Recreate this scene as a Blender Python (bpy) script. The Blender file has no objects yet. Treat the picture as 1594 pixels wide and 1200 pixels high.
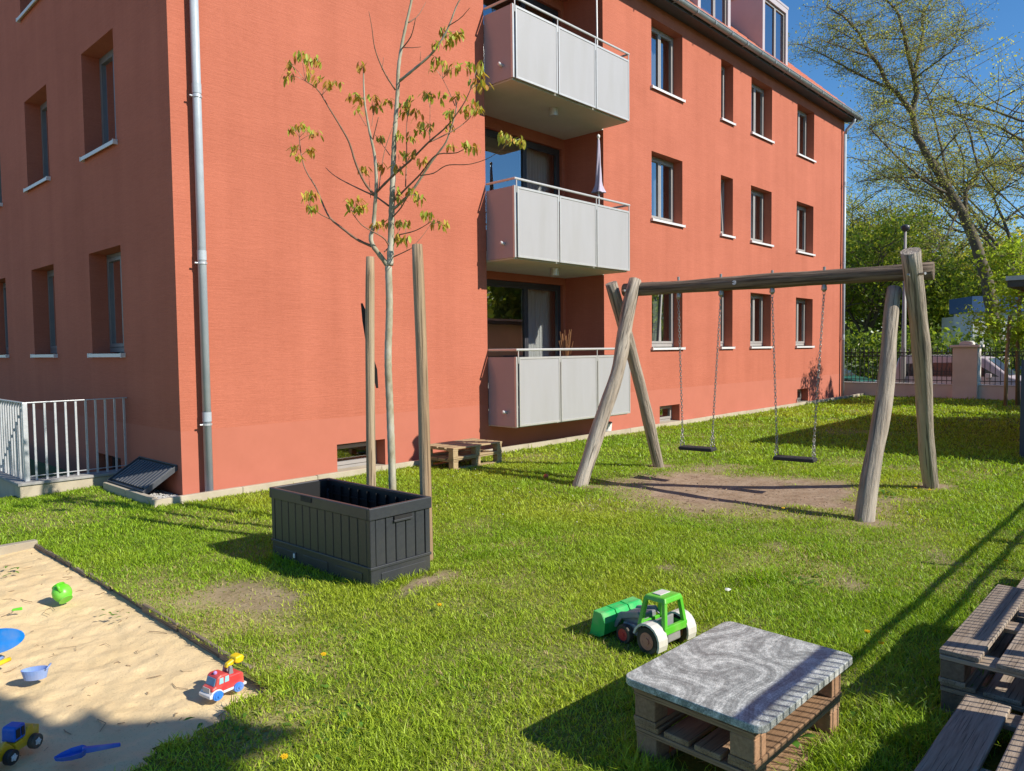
import bpy, bmesh, math, random
import numpy as np
from mathutils import Vector, Matrix, Quaternion
rnd = random.Random(7)
nr = np.random.default_rng(11)
scene = bpy.context.scene
COL = scene.collection
R_ = math.radians

# ------------------------------------------------------------------ camera
FPX, CX, CY, EYE = 1151.0, 797.0, 600.0, 1.65
_vr = np.array([1875 - CX, 532 - CY, FPX]); _vl = np.array([-435 - CX, 558 - CY, FPX])
_X = _vr / np.linalg.norm(_vr)
_Y = _vl - _X * (_vl @ _X); _Y /= np.linalg.norm(_Y)
_Z = np.cross(_X, _Y)
if _Z[1] > 0: _Z = -_Z
RW = np.stack([_X, _Y, _Z])                 # camera (right, down, forward) -> world
cam_d = bpy.data.cameras.new('camera'); cam = bpy.data.objects.new('camera', cam_d); COL.objects.link(cam)
cam_d.sensor_fit = 'HORIZONTAL'; cam_d.sensor_width = 36.0; cam_d.lens = 36.0 * FPX / 1594.0
cam_d.clip_start = 0.05; cam_d.clip_end = 2000
m = Matrix.Identity(4)
for i in range(3):
    m[i][0] = RW[i, 0]; m[i][1] = -RW[i, 1]; m[i][2] = -RW[i, 2]
m[2][3] = EYE
cam.matrix_world = m
scene.camera = cam

# ------------------------------------------------------------------ world, sun, exposure
SUN_TRAVEL = Vector((math.cos(R_(107.5)) * math.cos(R_(35.5)), math.sin(R_(107.5)) * math.cos(R_(35.5)), -math.sin(R_(35.5))))
world = bpy.data.worlds.new('World'); scene.world = world; world.use_nodes = True
wn = world.node_tree.nodes; wl = world.node_tree.links
sky = wn.new('ShaderNodeTexSky'); sky.sky_type = 'NISHITA'; sky.sun_disc = False
sky.sun_elevation = R_(35.5); sky.sun_rotation = math.atan2(-SUN_TRAVEL.x, -SUN_TRAVEL.y)
sky.air_density = 1.0; sky.dust_density = 0.0; sky.ozone_density = 5.0; sky.altitude = 0
bg = wn['Background']; bg.inputs[1].default_value = 0.115
hsv = wn.new('ShaderNodeHueSaturation'); hsv.inputs['Saturation'].default_value = 1.18
wl.new(sky.outputs[0], hsv.inputs['Color']); wl.new(hsv.outputs[0], bg.inputs[0])
sun_d = bpy.data.lights.new('sun', 'SUN'); sun_d.energy = 5.0; sun_d.angle = R_(0.45); sun_d.color = (1.0, 0.93, 0.82)
sun = bpy.data.objects.new('sun', sun_d); COL.objects.link(sun)
sun.rotation_euler = SUN_TRAVEL.to_track_quat('-Z', 'Y').to_euler(); sun.location = (6, -20, 20)
vs = scene.view_settings
vs.view_transform = 'Standard'; vs.look = 'None'; vs.gamma = 1; vs.exposure = 0.40; vs.use_curve_mapping = False
scene.cycles.max_bounces = 8; scene.cycles.transparent_max_bounces = 16
scene.cycles.caustics_reflective = False; scene.cycles.caustics_refractive = False

# ------------------------------------------------------------------ helpers
def ray(px, py): return RW @ np.array([px - CX, py - CY, FPX])
def at(px, py, depth):                       # point seen at a photo pixel, depth metres ahead
    d = ray(px, py) / FPX * depth
    return Vector((d[0], d[1], d[2] + EYE))
def gnd(px, py, z=0.0):
    d = ray(px, py); t = (z - EYE) / d[2]
    return Vector((d[0] * t, d[1] * t, z))
def onx(px, py, x):
    d = ray(px, py); t = x / d[0]; return Vector((x, d[1] * t, d[2] * t + EYE))
def ony(px, py, y):
    d = ray(px, py); t = y / d[1]; return Vector((d[0] * t, y, d[2] * t + EYE))

class MB:
    def __init__(s): s.v = []; s.f = []; s.m = []
    def add(s, vs_, fs, mi=0):
        o = len(s.v); s.v.extend([tuple(v) for v in vs_])
        for f in fs: s.f.append(tuple(i + o for i in f)); s.m.append(mi)
    def box(s, x0, y0, z0, x1, y1, z1, mi=0, M=None):
        vs_ = [(x0,y0,z0),(x1,y0,z0),(x1,y1,z0),(x0,y1,z0),(x0,y0,z1),(x1,y0,z1),(x1,y1,z1),(x0,y1,z1)]
        if M is not None: vs_ = [M @ Vector(v) for v in vs_]
        s.add(vs_, [(0,3,2,1),(4,5,6,7),(0,1,5,4),(1,2,6,5),(2,3,7,6),(3,0,4,7)], mi); return s
    def hexa(s, b, t, mi=0):                  # 4 bottom points, 4 top points
        s.add(list(b) + list(t), [(0,3,2,1),(4,5,6,7),(0,1,5,4),(1,2,6,5),(2,3,7,6),(3,0,4,7)], mi); return s
    def quad(s, a, b, c, d, mi=0): s.add([a,b,c,d], [(0,1,2,3)], mi); return s
    def tube(s, pts, rad, n=8, cap=True, mi=0):
        pts = [Vector(p) for p in pts]
        if not isinstance(rad, (list, tuple)): rad = [rad] * len(pts)
        rings = []; up = None
        for i, p in enumerate(pts):
            if i == 0: t = pts[1] - p
            elif i == len(pts) - 1: t = p - pts[i-1]
            else: t = (pts[i+1] - p).normalized() + (p - pts[i-1]).normalized()
            t = t.normalized() if t.length > 1e-9 else Vector((0,0,1))
            if up is None:
                up = Vector((0,0,1)) if abs(t.z) < 0.9 else Vector((1,0,0))
            a = (up - t * up.dot(t))
            if a.length < 1e-6: a = t.orthogonal()
            a.normalize(); b = t.cross(a); up = a
            rings.append([p + (a * math.cos(2*math.pi*k/n) + b * math.sin(2*math.pi*k/n)) * rad[i] for k in range(n)])
        vs_ = [v for r in rings for v in r]; fs = []
        for i in range(len(pts) - 1):
            for k in range(n):
                k2 = (k + 1) % n
                fs.append((i*n+k, i*n+k2, (i+1)*n+k2, (i+1)*n+k))
        if cap:
            fs.append(tuple(range(n-1, -1, -1))); fs.append(tuple((len(pts)-1)*n + k for k in range(n)))
        s.add(vs_, fs, mi); return s
    def lathe(s, prof, n=20, M=None, mi=0, cap=True):   # prof: (r, z)
        vs_ = []; fs = []
        for r, z in prof:
            for k in range(n):
                v = Vector((r*math.cos(2*math.pi*k/n), r*math.sin(2*math.pi*k/n), z))
                vs_.append(M @ v if M is not None else v)
        for i in range(len(prof)-1):
            for k in range(n):
                k2 = (k+1) % n; fs.append((i*n+k, i*n+k2, (i+1)*n+k2, (i+1)*n+k))
        if cap:
            fs.append(tuple(range(n-1,-1,-1))); fs.append(tuple((len(prof)-1)*n+k for k in range(n)))
        s.add(vs_, fs, mi); return s
    def prism(s, poly, a0, a1, axis='y', M=None, mi=0):  # poly in the two other axes
        def mk(p, a):
            v = {'y': Vector((p[0], a, p[1])), 'x': Vector((a, p[0], p[1])), 'z': Vector((p[0], p[1], a))}[axis]
            return M @ v if M is not None else v
        n = len(poly)
        vs_ = [mk(p, a0) for p in poly] + [mk(p, a1) for p in poly]
        fs = [tuple(range(n-1,-1,-1)), tuple(range(n, 2*n))] + [(k, (k+1)%n, n+(k+1)%n, n+k) for k in range(n)]
        s.add(vs_, fs, mi); return s
    def mesh(s, name, mats, smooth=False, recalc=True):
        me = bpy.data.meshes.new(name); me.from_pydata(s.v, [], s.f)
        for mm in (mats if isinstance(mats, (list, tuple)) else [mats]): me.materials.append(mm)
        if any(s.m): me.polygons.foreach_set('material_index', s.m)
        if recalc:
            b = bmesh.new(); b.from_mesh(me); bmesh.ops.recalc_face_normals(b, faces=b.faces); b.to_mesh(me); b.free()
        if smooth: me.polygons.foreach_set('use_smooth', [True]*len(me.polygons))
        me.update(); return me
    def build(s, name, mats, parent=None, smooth=False, bevel=0, seg=2, recalc=True, loc=None):
        return link(name, s.mesh(name, mats, smooth, recalc), parent, bevel, seg, loc, smooth)
def link(name, me, parent=None, bevel=0, seg=2, loc=None, smooth=False):
    o = bpy.data.objects.new(name, me); COL.objects.link(o)
    if parent is not None: o.parent = parent
    if loc is not None: o.location = loc
    if bevel:
        b = o.modifiers.new('bevel', 'BEVEL'); b.width = bevel; b.segments = seg; b.limit_method = 'ANGLE'; b.angle_limit = R_(35)
        b.harden_normals = False
    return o
def tag(o, label=None, cat=None, group=None, kind=None):
    if label: o['label'] = label
    if cat: o['category'] = cat
    if group: o['group'] = group
    if kind: o['kind'] = kind
    return o
def thing(name, label, cat, loc=(0,0,0), rz=0, group=None):
    o = bpy.data.objects.new(name, None); COL.objects.link(o)
    o.location = loc; o.rotation_euler = (0,0,rz); o.empty_display_size = 0.1
    return tag(o, label, cat, group)
def bx(name, mat, parent, x0, y0, z0, x1, y1, z1, bevel=0, seg=2):
    return MB().box(x0,y0,z0,x1,y1,z1).build(name, mat, parent, bevel=bevel, seg=seg)

# numpy value noise for masks
class VN:
    def __init__(s, seed): s.t = np.random.default_rng(seed).random((256,256))
    def __call__(s, x, y, sc):
        x = np.asarray(x)*sc; y = np.asarray(y)*sc
        xi = np.floor(x).astype(int); yi = np.floor(y).astype(int); fx = x-xi; fy = y-yi
        fx = fx*fx*(3-2*fx); fy = fy*fy*(3-2*fy)
        t = s.t; a = t[xi%256, yi%256]; b = t[(xi+1)%256, yi%256]; c = t[xi%256,(yi+1)%256]; d = t[(xi+1)%256,(yi+1)%256]
        return (a*(1-fx)+b*fx)*(1-fy)+(c*(1-fx)+d*fx)*fy
    def fbm(s, x, y, sc, o=4):
        r = 0; w = 0.5; tot = 0
        for k in range(o): r = r + w*s(np.asarray(x)+17.3*k, np.asarray(y)-9.1*k, sc*2**k); tot += w; w *= 0.5
        return r/tot
vn = VN(3)

# ------------------------------------------------------------------ materials
def rgb(h):                                   # sRGB 0-255 -> linear
    return tuple(((c/255/12.92) if c/255 <= 0.04045 else ((c/255+0.055)/1.055)**2.4) for c in h) + (1,)
def newmat(name):
    mt = bpy.data.materials.new(name); mt.use_nodes = True
    nt = mt.node_tree; return mt, nt, nt.nodes['Principled BSDF']
def pm(name, c1, c2=None, scale=8, rough=0.6, bump=0.0, stretch=(1,1,1), metal=0, detail=6, spec=0.5, c3=None, scale3=1.5, bdist=0.01, per_obj=0.0, lo=0.3, hi=0.7, crack=0.0):
    mt, nt, b = newmat(name); N = nt.nodes; L = nt.links
    c1 = tuple(c1)[:3]+(1,); b.inputs['Base Color'].default_value = c1
    b.inputs['Roughness'].default_value = rough; b.inputs['Metallic'].default_value = metal
    b.inputs['Specular IOR Level'].default_value = spec
    if c2 is None and not bump and not per_obj: return mt
    tc = N.new('ShaderNodeTexCoord'); mp = N.new('ShaderNodeMapping'); mp.inputs['Scale'].default_value = stretch
    L.new(tc.outputs['Object'], mp.inputs[0])
    vec = mp.outputs[0]
    oi = N.new('ShaderNodeObjectInfo')
    if per_obj:
        ad = N.new('ShaderNodeVectorMath'); ad.operation = 'ADD'
        sc = N.new('ShaderNodeVectorMath'); sc.operation = 'SCALE'; sc.inputs[0].default_value = (31,47,23)
        L.new(oi.outputs['Random'], sc.inputs['Scale']); L.new(vec, ad.inputs[0]); L.new(sc.outputs[0], ad.inputs[1]); vec = ad.outputs[0]
    nz = N.new('ShaderNodeTexNoise'); nz.inputs['Scale'].default_value = scale; nz.inputs['Detail'].default_value = detail
    nz.inputs['Roughness'].default_value = 0.62
    L.new(vec, nz.inputs['Vector'])
    col = None
    if c2 is not None:
        mr = N.new('ShaderNodeMapRange'); mr.inputs[1].default_value = lo; mr.inputs[2].default_value = hi
        L.new(nz.outputs[0], mr.inputs[0])
        mx = N.new('ShaderNodeMix'); mx.data_type = 'RGBA'
        mx.inputs[6].default_value = c1; mx.inputs[7].default_value = tuple(c2)[:3]+(1,)
        L.new(mr.outputs[0], mx.inputs[0]); col = mx.outputs[2]
        if c3 is not None:
            n3 = N.new('ShaderNodeTexNoise'); n3.inputs['Scale'].default_value = scale3; n3.inputs['Detail'].default_value = 4
            L.new(vec, n3.inputs['Vector'])
            m3 = N.new('ShaderNodeMapRange'); m3.inputs[1].default_value = 0.45; m3.inputs[2].default_value = 0.75
            L.new(n3.outputs[0], m3.inputs[0])
            x3 = N.new('ShaderNodeMix'); x3.data_type = 'RGBA'; L.new(m3.outputs[0], x3.inputs[0]); L.new(col, x3.inputs[6]); x3.inputs[7].default_value = tuple(c3)[:3]+(1,)
            col = x3.outputs[2]
        if crack:
            mc = N.new('ShaderNodeMapping'); mc.inputs['Scale'].default_value = tuple((3.2*s if s > 2 else s*0.8) for s in stretch); L.new(tc.outputs['Object'], mc.inputs[0])
            nc = N.new('ShaderNodeTexNoise'); nc.inputs['Scale'].default_value = scale*0.55; nc.inputs['Detail'].default_value = 3; L.new(mc.outputs[0], nc.inputs['Vector'])
            rc = N.new('ShaderNodeMapRange'); rc.inputs[1].default_value = 0.575; rc.inputs[2].default_value = 0.65; rc.inputs[4].default_value = crack; L.new(nc.outputs[0], rc.inputs[0])
            xc = N.new('ShaderNodeMix'); xc.data_type = 'RGBA'; L.new(rc.outputs[0], xc.inputs[0]); L.new(col, xc.inputs[6]); xc.inputs[7].default_value = tuple(v*0.22 for v in c1[:3])+(1,); col = xc.outputs[2]
        if per_obj:
            hs = N.new('ShaderNodeHueSaturation'); L.new(col, hs.inputs['Color'])
            mr2 = N.new('ShaderNodeMapRange'); mr2.inputs[3].default_value = 1-per_obj; mr2.inputs[4].default_value = 1+per_obj
            L.new(oi.outputs['Random'], mr2.inputs[0]); L.new(mr2.outputs[0], hs.inputs['Value']); col = hs.outputs[0]
        L.new(col, b.inputs['Base Color'])
    if bump:
        bp = N.new('ShaderNodeBump'); bp.inputs['Strength'].default_value = bump; bp.inputs['Distance'].default_value = bdist
        L.new(nz.outputs[0], bp.inputs['Height']); L.new(bp.outputs[0], b.inputs['Normal'])
    return mt
def leafmat(name, attr='tint', trans=0.35, rough=0.5, gain=1.0):
    mt, nt, b = newmat(name); N = nt.nodes; L = nt.links
    at_ = N.new('ShaderNodeAttribute'); at_.attribute_name = attr
    b.inputs['Roughness'].default_value = rough; b.inputs['Specular IOR Level'].default_value = 0.3
    L.new(at_.outputs['Color'], b.inputs['Base Color'])
    tr = N.new('ShaderNodeBsdfTranslucent')
    mu = N.new('ShaderNodeMix'); mu.data_type = 'RGBA'; mu.blend_type = 'MULTIPLY'; mu.inputs[0].default_value = 1
    mu.inputs[7].default_value = (1.25*gain, 1.2*gain, 0.6*gain, 1); L.new(at_.outputs['Color'], mu.inputs[6]); L.new(mu.outputs[2], tr.inputs[0])
    ms = N.new('ShaderNodeMixShader'); ms.inputs[0].default_value = trans
    L.new(b.outputs[0], ms.inputs[1]); L.new(tr.outputs[0], ms.inputs[2]); L.new(ms.outputs[0], N['Material Output'].inputs[0])
    return mt
def glassmat(name, tint=(0.55,0.6,0.62), base=0.16, boost=1.6):
    mt, nt, b = newmat(name); N = nt.nodes; L = nt.links
    tr = N.new('ShaderNodeBsdfTransparent'); tr.inputs[0].default_value = tint + (1,)
    gl = N.new('ShaderNodeBsdfGlossy'); gl.inputs['Roughness'].default_value = 0.006; gl.inputs[0].default_value = (0.93,0.96,1,1)
    fr = N.new('ShaderNodeFresnel'); fr.inputs[0].default_value = 1.5
    ma = N.new('ShaderNodeMath'); ma.operation = 'MULTIPLY_ADD'; ma.inputs[1].default_value = boost; ma.inputs[2].default_value = base; ma.use_clamp = True
    L.new(fr.outputs[0], ma.inputs[0])
    tc = N.new('ShaderNodeTexCoord'); nz = N.new('ShaderNodeTexNoise'); nz.inputs['Scale'].default_value = 1.3; nz.inputs['Detail'].default_value = 1
    L.new(tc.outputs['Object'], nz.inputs['Vector'])
    bp = N.new('ShaderNodeBump'); bp.inputs['Strength'].default_value = 0.04; bp.inputs['Distance'].default_value = 0.05
    L.new(nz.outputs[0], bp.inputs['Height']); L.new(bp.outputs[0], gl.inputs['Normal'])
    ms = N.new('ShaderNodeMixShader'); L.new(ma.outputs[0], ms.inputs[0]); L.new(tr.outputs[0], ms.inputs[1]); L.new(gl.outputs[0], ms.inputs[2])
    L.new(ms.outputs[0], N['Material Output'].inputs[0]); return mt

def facademat():
    mt, nt, b = newmat('red_render'); N = nt.nodes; L = nt.links
    tc = N.new('ShaderNodeTexCoord')
    def noise(st, sc, det, dist=0):
        mp = N.new('ShaderNodeMapping'); mp.inputs['Scale'].default_value = st; L.new(tc.outputs['Object'], mp.inputs[0])
        n = N.new('ShaderNodeTexNoise'); n.inputs['Scale'].default_value = sc; n.inputs['Detail'].default_value = det; n.inputs['Roughness'].default_value = 0.65
        n.inputs['Distortion'].default_value = dist
        L.new(mp.outputs[0], n.inputs['Vector']); return n.outputs[0]
    streak = noise((5,5,62), 1.0, 5, 0.25); fine = noise((1,1,2.4), 95, 3); big = noise((1,1,1.6), 0.55, 3)
    cr = N.new('ShaderNodeValToRGB'); e = cr.color_ramp.elements
    e[0].position = 0.3; e[0].color = (0.385,0.117,0.070,1); e[1].position = 0.7; e[1].color = (0.492,0.158,0.098,1)
    ad = N.new('ShaderNodeMath'); ad.operation = 'MULTIPLY_ADD'; ad.inputs[1].default_value = 0.38
    L.new(streak, ad.inputs[0])
    m2 = N.new('ShaderNodeMath'); m2.operation = 'MULTIPLY'; m2.inputs[1].default_value = 0.45; L.new(big, m2.inputs[0]); L.new(m2.outputs[0], ad.inputs[2])
    sp = noise((1,1,1.8), 46, 4); sm = N.new('ShaderNodeMath'); sm.operation = 'MULTIPLY_ADD'; sm.inputs[1].default_value = 0.55
    off = N.new('ShaderNodeMath'); off.operation = 'SUBTRACT'; off.inputs[1].default_value = 0.19; L.new(ad.outputs[0], off.inputs[0]); L.new(sp, sm.inputs[0]); L.new(off.outputs[0], sm.inputs[2])
    drip = noise((2.2,2.2,0.12), 1.0, 4); dm = N.new('ShaderNodeMath'); dm.operation = 'MULTIPLY_ADD'; dm.inputs[1].default_value = 0.50; L.new(drip, dm.inputs[0]); of2 = N.new('ShaderNodeMath'); of2.operation = 'SUBTRACT'; of2.inputs[1].default_value = 0.25; L.new(sm.outputs[0], of2.inputs[0]); L.new(of2.outputs[0], dm.inputs[2])
    L.new(dm.outputs[0], cr.inputs[0]); L.new(cr.outputs[0], b.inputs['Base Color'])
    b.inputs['Roughness'].default_value = 0.9; b.inputs['Specular IOR Level'].default_value = 0.2
    h = N.new('ShaderNodeMath'); h.operation = 'MULTIPLY_ADD'; h.inputs[1].default_value = 0.35; L.new(fine, h.inputs[0]); L.new(streak, h.inputs[2])
    bp = N.new('ShaderNodeBump'); bp.inputs['Strength'].default_value = 0.42; bp.inputs['Distance'].default_value = 0.012
    L.new(h.outputs[0], bp.inputs['Height']); L.new(bp.outputs[0], b.inputs['Normal']); return mt
M_wall = facademat()
M_base = pm('red_plinth_render', (0.425,0.132,0.081), (0.46,0.145,0.091), 3, 0.88, 0.08, bdist=0.004)
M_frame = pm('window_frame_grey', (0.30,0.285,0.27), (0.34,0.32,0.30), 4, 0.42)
M_frame_shaded = pm('shaded_frame_grey', (0.13,0.128,0.13), (0.16,0.158,0.16), 4, 0.42)  # darker copy of the frame grey, gable shade put into the colour
M_frame_d = pm('anthracite_frame', (0.035,0.037,0.045), (0.05,0.05,0.06), 5, 0.4)
M_sill = pm('sill_aluminium', (0.62,0.61,0.60), (0.68,0.67,0.66), 6, 0.45)
M_glass = glassmat('window_glass', (0.7,0.74,0.76), 0.24, 1.5)
M_glass2 = glassmat('door_glass', (0.93,0.95,0.95), 0.22, 1.5)
M_curtain = pm('curtain_cloth', (0.40,0.42,0.40), (0.5,0.52,0.5), 4, 0.9, stretch=(6,6,0.3))
M_curtain_w = pm('white_curtain', (0.78,0.80,0.78), (0.84,0.86,0.84), 4, 0.9, stretch=(6,6,0.3))
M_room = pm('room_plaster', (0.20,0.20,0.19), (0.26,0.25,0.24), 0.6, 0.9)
M_zinc = pm('galvanised_pipe', (0.36,0.41,0.45), (0.43,0.48,0.52), 9, 0.42, metal=0.0, c3=(0.33,0.39,0.45), scale3=3)
M_gutter = pm('zinc_gutter', (0.30,0.33,0.34), (0.38,0.41,0.42), 5, 0.45, metal=0.6)
M_galv = pm('galvanised_steel', (0.48,0.50,0.52), (0.60,0.62,0.64), 30, 0.45, metal=0.5, bump=0.05)
M_panel = pm('balcony_panel_grey', (0.352,0.348,0.350), (0.374,0.369,0.374), 2.2, 0.5, stretch=(2.5,2.5,0.45), c3=(0.340,0.334,0.328), scale3=1.6, per_obj=0.02)
M_panelside = pm('balcony_side_panel', (0.31,0.29,0.31), (0.34,0.32,0.34), 1.2, 0.2, spec=0.6)
M_alu = pm('brushed_aluminium', (0.52,0.51,0.48), (0.58,0.57,0.54), 12, 0.4, metal=0.4)
M_conc = pm('concrete', (0.40,0.345,0.25), (0.48,0.42,0.32), 6, 0.85, 0.15, c3=(0.33,0.28,0.205), scale3=2.2, per_obj=0.06)
M_soffit = pm('concrete_soffit', (0.56,0.53,0.46), (0.62,0.59,0.52), 2.5, 0.85, 0.06)
M_coping = pm('grey_coping_stone', (0.26,0.26,0.25), (0.36,0.35,0.33), 14, 0.85, 0.15)
M_fascia = pm('dark_eaves_board', (0.045,0.046,0.05), (0.065,0.066,0.07), 4, 0.6)
M_tile = pm('red_clay_tile', (0.42,0.115,0.06), (0.52,0.17,0.09), 9, 0.75, 0.1, c3=(0.34,0.09,0.05), scale3=1.1)
M_dormer = pm('dormer_cladding', (0.42,0.37,0.38), (0.46,0.41,0.42), 2, 0.45)
def wood(name, a, b, c, scale=7, bump=0.5, stretch=(0.6,12,12), per_obj=0.15, rough=0.85, bdist=0.004):
    return pm(name, a, b, scale, rough, bump, stretch, c3=c, scale3=0.9, per_obj=per_obj, detail=8, bdist=bdist, spec=0.25, crack=0.85)
M_log = wood('weathered_log', (0.45,0.385,0.31), (0.23,0.185,0.14), (0.52,0.465,0.395), 5, 1.0, (5,5,0.55), 0.08, bdist=0.03)
M_beam = wood('dark_beam_log', (0.25,0.19,0.14), (0.085,0.06,0.044), (0.30,0.245,0.19), 4.5, 1.0, (7,7,0.5), 0.0, bdist=0.03)
M_stake = wood('stake_wood', (0.40,0.275,0.165), (0.19,0.12,0.068), (0.41,0.33,0.225), 5, 0.9, (8,8,0.35), 0.12, bdist=0.015)
M_plank = wood('grey_pallet_plank', (0.36,0.285,0.215), (0.20,0.152,0.112), (0.42,0.35,0.28), 7, 0.7, (1.0,14,14))
M_planky = wood('grey_pallet_cross_plank', (0.37,0.285,0.205), (0.22,0.165,0.12), (0.42,0.34,0.26), 7, 0.7, (14,1.0,14))
M_tplank = wood('brown_pallet_plank', (0.36,0.22,0.125), (0.22,0.13,0.075), (0.40,0.27,0.17), 7, 0.6, (1.0,14,14))
M_tplanky = wood('brown_pallet_cross_plank', (0.38,0.23,0.13), (0.24,0.14,0.08), (0.42,0.28,0.18), 7, 0.6, (14,1.0,14))
M_block = pm('chipboard_block', (0.40,0.23,0.13), (0.25,0.14,0.075), 60, 0.9, 0.5, detail=3, c3=(0.33,0.20,0.12), scale3=4, per_obj=0.15, bdist=0.004)
M_ypl = wood('pale_pallet_plank', (0.46,0.34,0.19), (0.33,0.23,0.12), (0.38,0.29,0.18), 7, 0.5, (1.0,14,14))
M_yply = wood('pale_pallet_cross_plank', (0.46,0.34,0.19), (0.33,0.23,0.12), (0.38,0.29,0.18), 7, 0.5, (14,1.0,14))
M_yblk = pm('pale_pallet_block', (0.48,0.36,0.20), (0.36,0.25,0.13), 30, 0.9, 0.3, detail=3, per_obj=0.12)
M_gblk = pm('dark_pallet_block', (0.22,0.165,0.115), (0.13,0.095,0.065), 40, 0.9, 0.3, detail=3, per_obj=0.12)
M_edge = wood('sandbox_edge_wood', (0.26,0.20,0.145), (0.15,0.11,0.08), (0.34,0.28,0.21), 7, 0.8, (10,1.0,10))
M_plastic = pm('anthracite_plastic', (0.028,0.031,0.038), (0.038,0.042,0.049), 40, 0.40, 0.12, bdist=0.002, c3=(0.05,0.05,0.05), scale3=3)
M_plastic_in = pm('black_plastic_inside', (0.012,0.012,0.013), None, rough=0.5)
M_rubber = pm('black_rubber', (0.018,0.018,0.018), (0.03,0.03,0.03), 20, 0.75)
M_chain = pm('chain_steel', (0.30,0.29,0.28), (0.42,0.40,0.38), 30, 0.4, metal=0.8)
M_white = pm('white_plastic', (0.72,0.71,0.68), (0.78,0.77,0.74), 6, 0.45)
M_black = pm('black_matt', (0.012,0.012,0.013), None, rough=0.7)
def plastic(name, c, rough=0.38): return pm(name, c, tuple(x*0.86 for x in c), 14, rough, 0.03, bdist=0.002, c3=tuple(x*0.72+k*0.28 for x, k in zip(c, (0.5,0.4,0.27))), scale3=9)
# ================================================================== GROUND
WX, WY, XE = 3.54, 8.49, 24.6          # building corner x, facade y, far end
SAND = [(1.81,7.42),(1.81,3.55),(1.74,3.33),(1.5,3.24),(1.2,3.15),(0.8,2.98),(0.2,2.75),(-4,2.2),(-4,7.42)]
def inpoly(x, y, poly):
    x = np.asarray(x); y = np.asarray(y); r = np.zeros(x.shape, bool); n = len(poly)
    for i in range(n):
        x0, y0 = poly[i]; x1, y1 = poly[(i+1) % n]
        c = ((y0 > y) != (y1 > y)) & (x < (x1-x0)*(y-y0)/(y1-y0+1e-12)+x0)
        r ^= c
    return r
def sand_mask(x, y):
    jx = (vn.fbm(x, y, 5, 3)-0.5)*0.16; jy = (vn.fbm(np.asarray(x)+50, y, 5, 3)-0.5)*0.22
    near = np.asarray(y) < 3.7
    return inpoly(np.asarray(x)+np.where(near, jx, jx*0.15), np.asarray(y)+np.where(near, jy, 0), SAND)
def blob(x, y, cx, cy, rx, ry, rot=0, soft=0.5, wob=0.5, sc=2.5):
    dx = x-cx; dy = y-cy; c, s = math.cos(rot), math.sin(rot)
    u = (dx*c+dy*s)/rx; v = (-dx*s+dy*c)/ry
    d = np.sqrt(u*u+v*v) + (vn.fbm(x+cx*3, y-cy, sc, 4)-0.5)*2*wob
    return np.clip((1-d)/soft, 0, 1)
def dirt_mask(x, y):                    # bare earth
    x = np.asarray(x, float); y = np.asarray(y, float)
    d = blob(x, y, 8.05, 3.95, 1.25, 1.75, 0.1, 0.35, 0.33)
    d = np.maximum(d, 0.9*blob(x, y, 7.0, 3.75, 0.75, 1.5, 0, 0.9, 0.55))
    d = np.maximum(d, 0.75*blob(x, y, 9.2, 4.9, 0.8, 0.6, 0, 0.9, 0.5))
    d = np.maximum(d, 0.72*blob(x, y, 2.42, 4.55, 0.42, 0.85, 0.15, 0.6, 0.5, 3))
    d = np.maximum(d, 0.9*blob(x, y, 3.32, 4.02, 0.5, 0.17, 0.1, 0.6, 0.5, 4))
    for (a, b_, c, e) in [(7.25,2.2,.28,.25),(6.97,5.4,.3,.3),(9.6,2.25,.35,.3),(8.94,5.5,.3,.25)]:
        d = np.maximum(d, 0.8*blob(x, y, a, b_, c, e, 0, 0.7, 0.5, 4))
    for (a, b_, c, e) in [(5.3,1.75,.42,.12),(5.9,2.55,.3,.12),(4.2,1.95,.1,.09),(6.4,1.45,.4,.15),(4.75,2.9,.16,.1)]:
        d = np.maximum(d, 0.6*blob(x, y, a, b_, c, e, 0.4, 0.8, 0.6, 5))
    return d
def dry_mask(x, y):                     # thin straw-coloured turf
    x = np.asarray(x, float); y = np.asarray(y, float)
    d = np.clip((vn.fbm(x+9, y+4, 0.8, 5)-0.56)*3.0, 0, 0.45)
    d = np.maximum(d, blob(x, y, 2.05, 4.6, 0.6, 1.6, 0.05, 0.9, 0.5, 3))
    d = np.maximum(d, 0.9*blob(x, y, 2.0, 3.6, 0.5, 0.5, 0.0, 1.0, 0.5, 3))
    d = np.maximum(d, 0.8*blob(x, y, 1.5, 2.95, 0.5, 0.3, 0.3, 1.0, 0.5, 4))
    d = np.maximum(d, 0.9*blob(x, y, 8.0, 3.9, 2.2, 2.4, 0.0, 0.8, 0.4))
    d = np.maximum(d, 0.7*blob(x, y, 4.6, 4.2, 1.0, 0.22, -0.5, 0.9, 0.5, 3))
    d = np.maximum(d, 0.75*blob(x, y, 5.4, 2.2, 1.3, 0.7, -0.2, 1.0, 0.6, 2))
    d = np.maximum(d, 0.5*blob(x, y, 2.8, 9.3, 0.6, 1.0, 0, 1.0, 0.4, 2))
    return np.clip(d, 0, 1)
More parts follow.
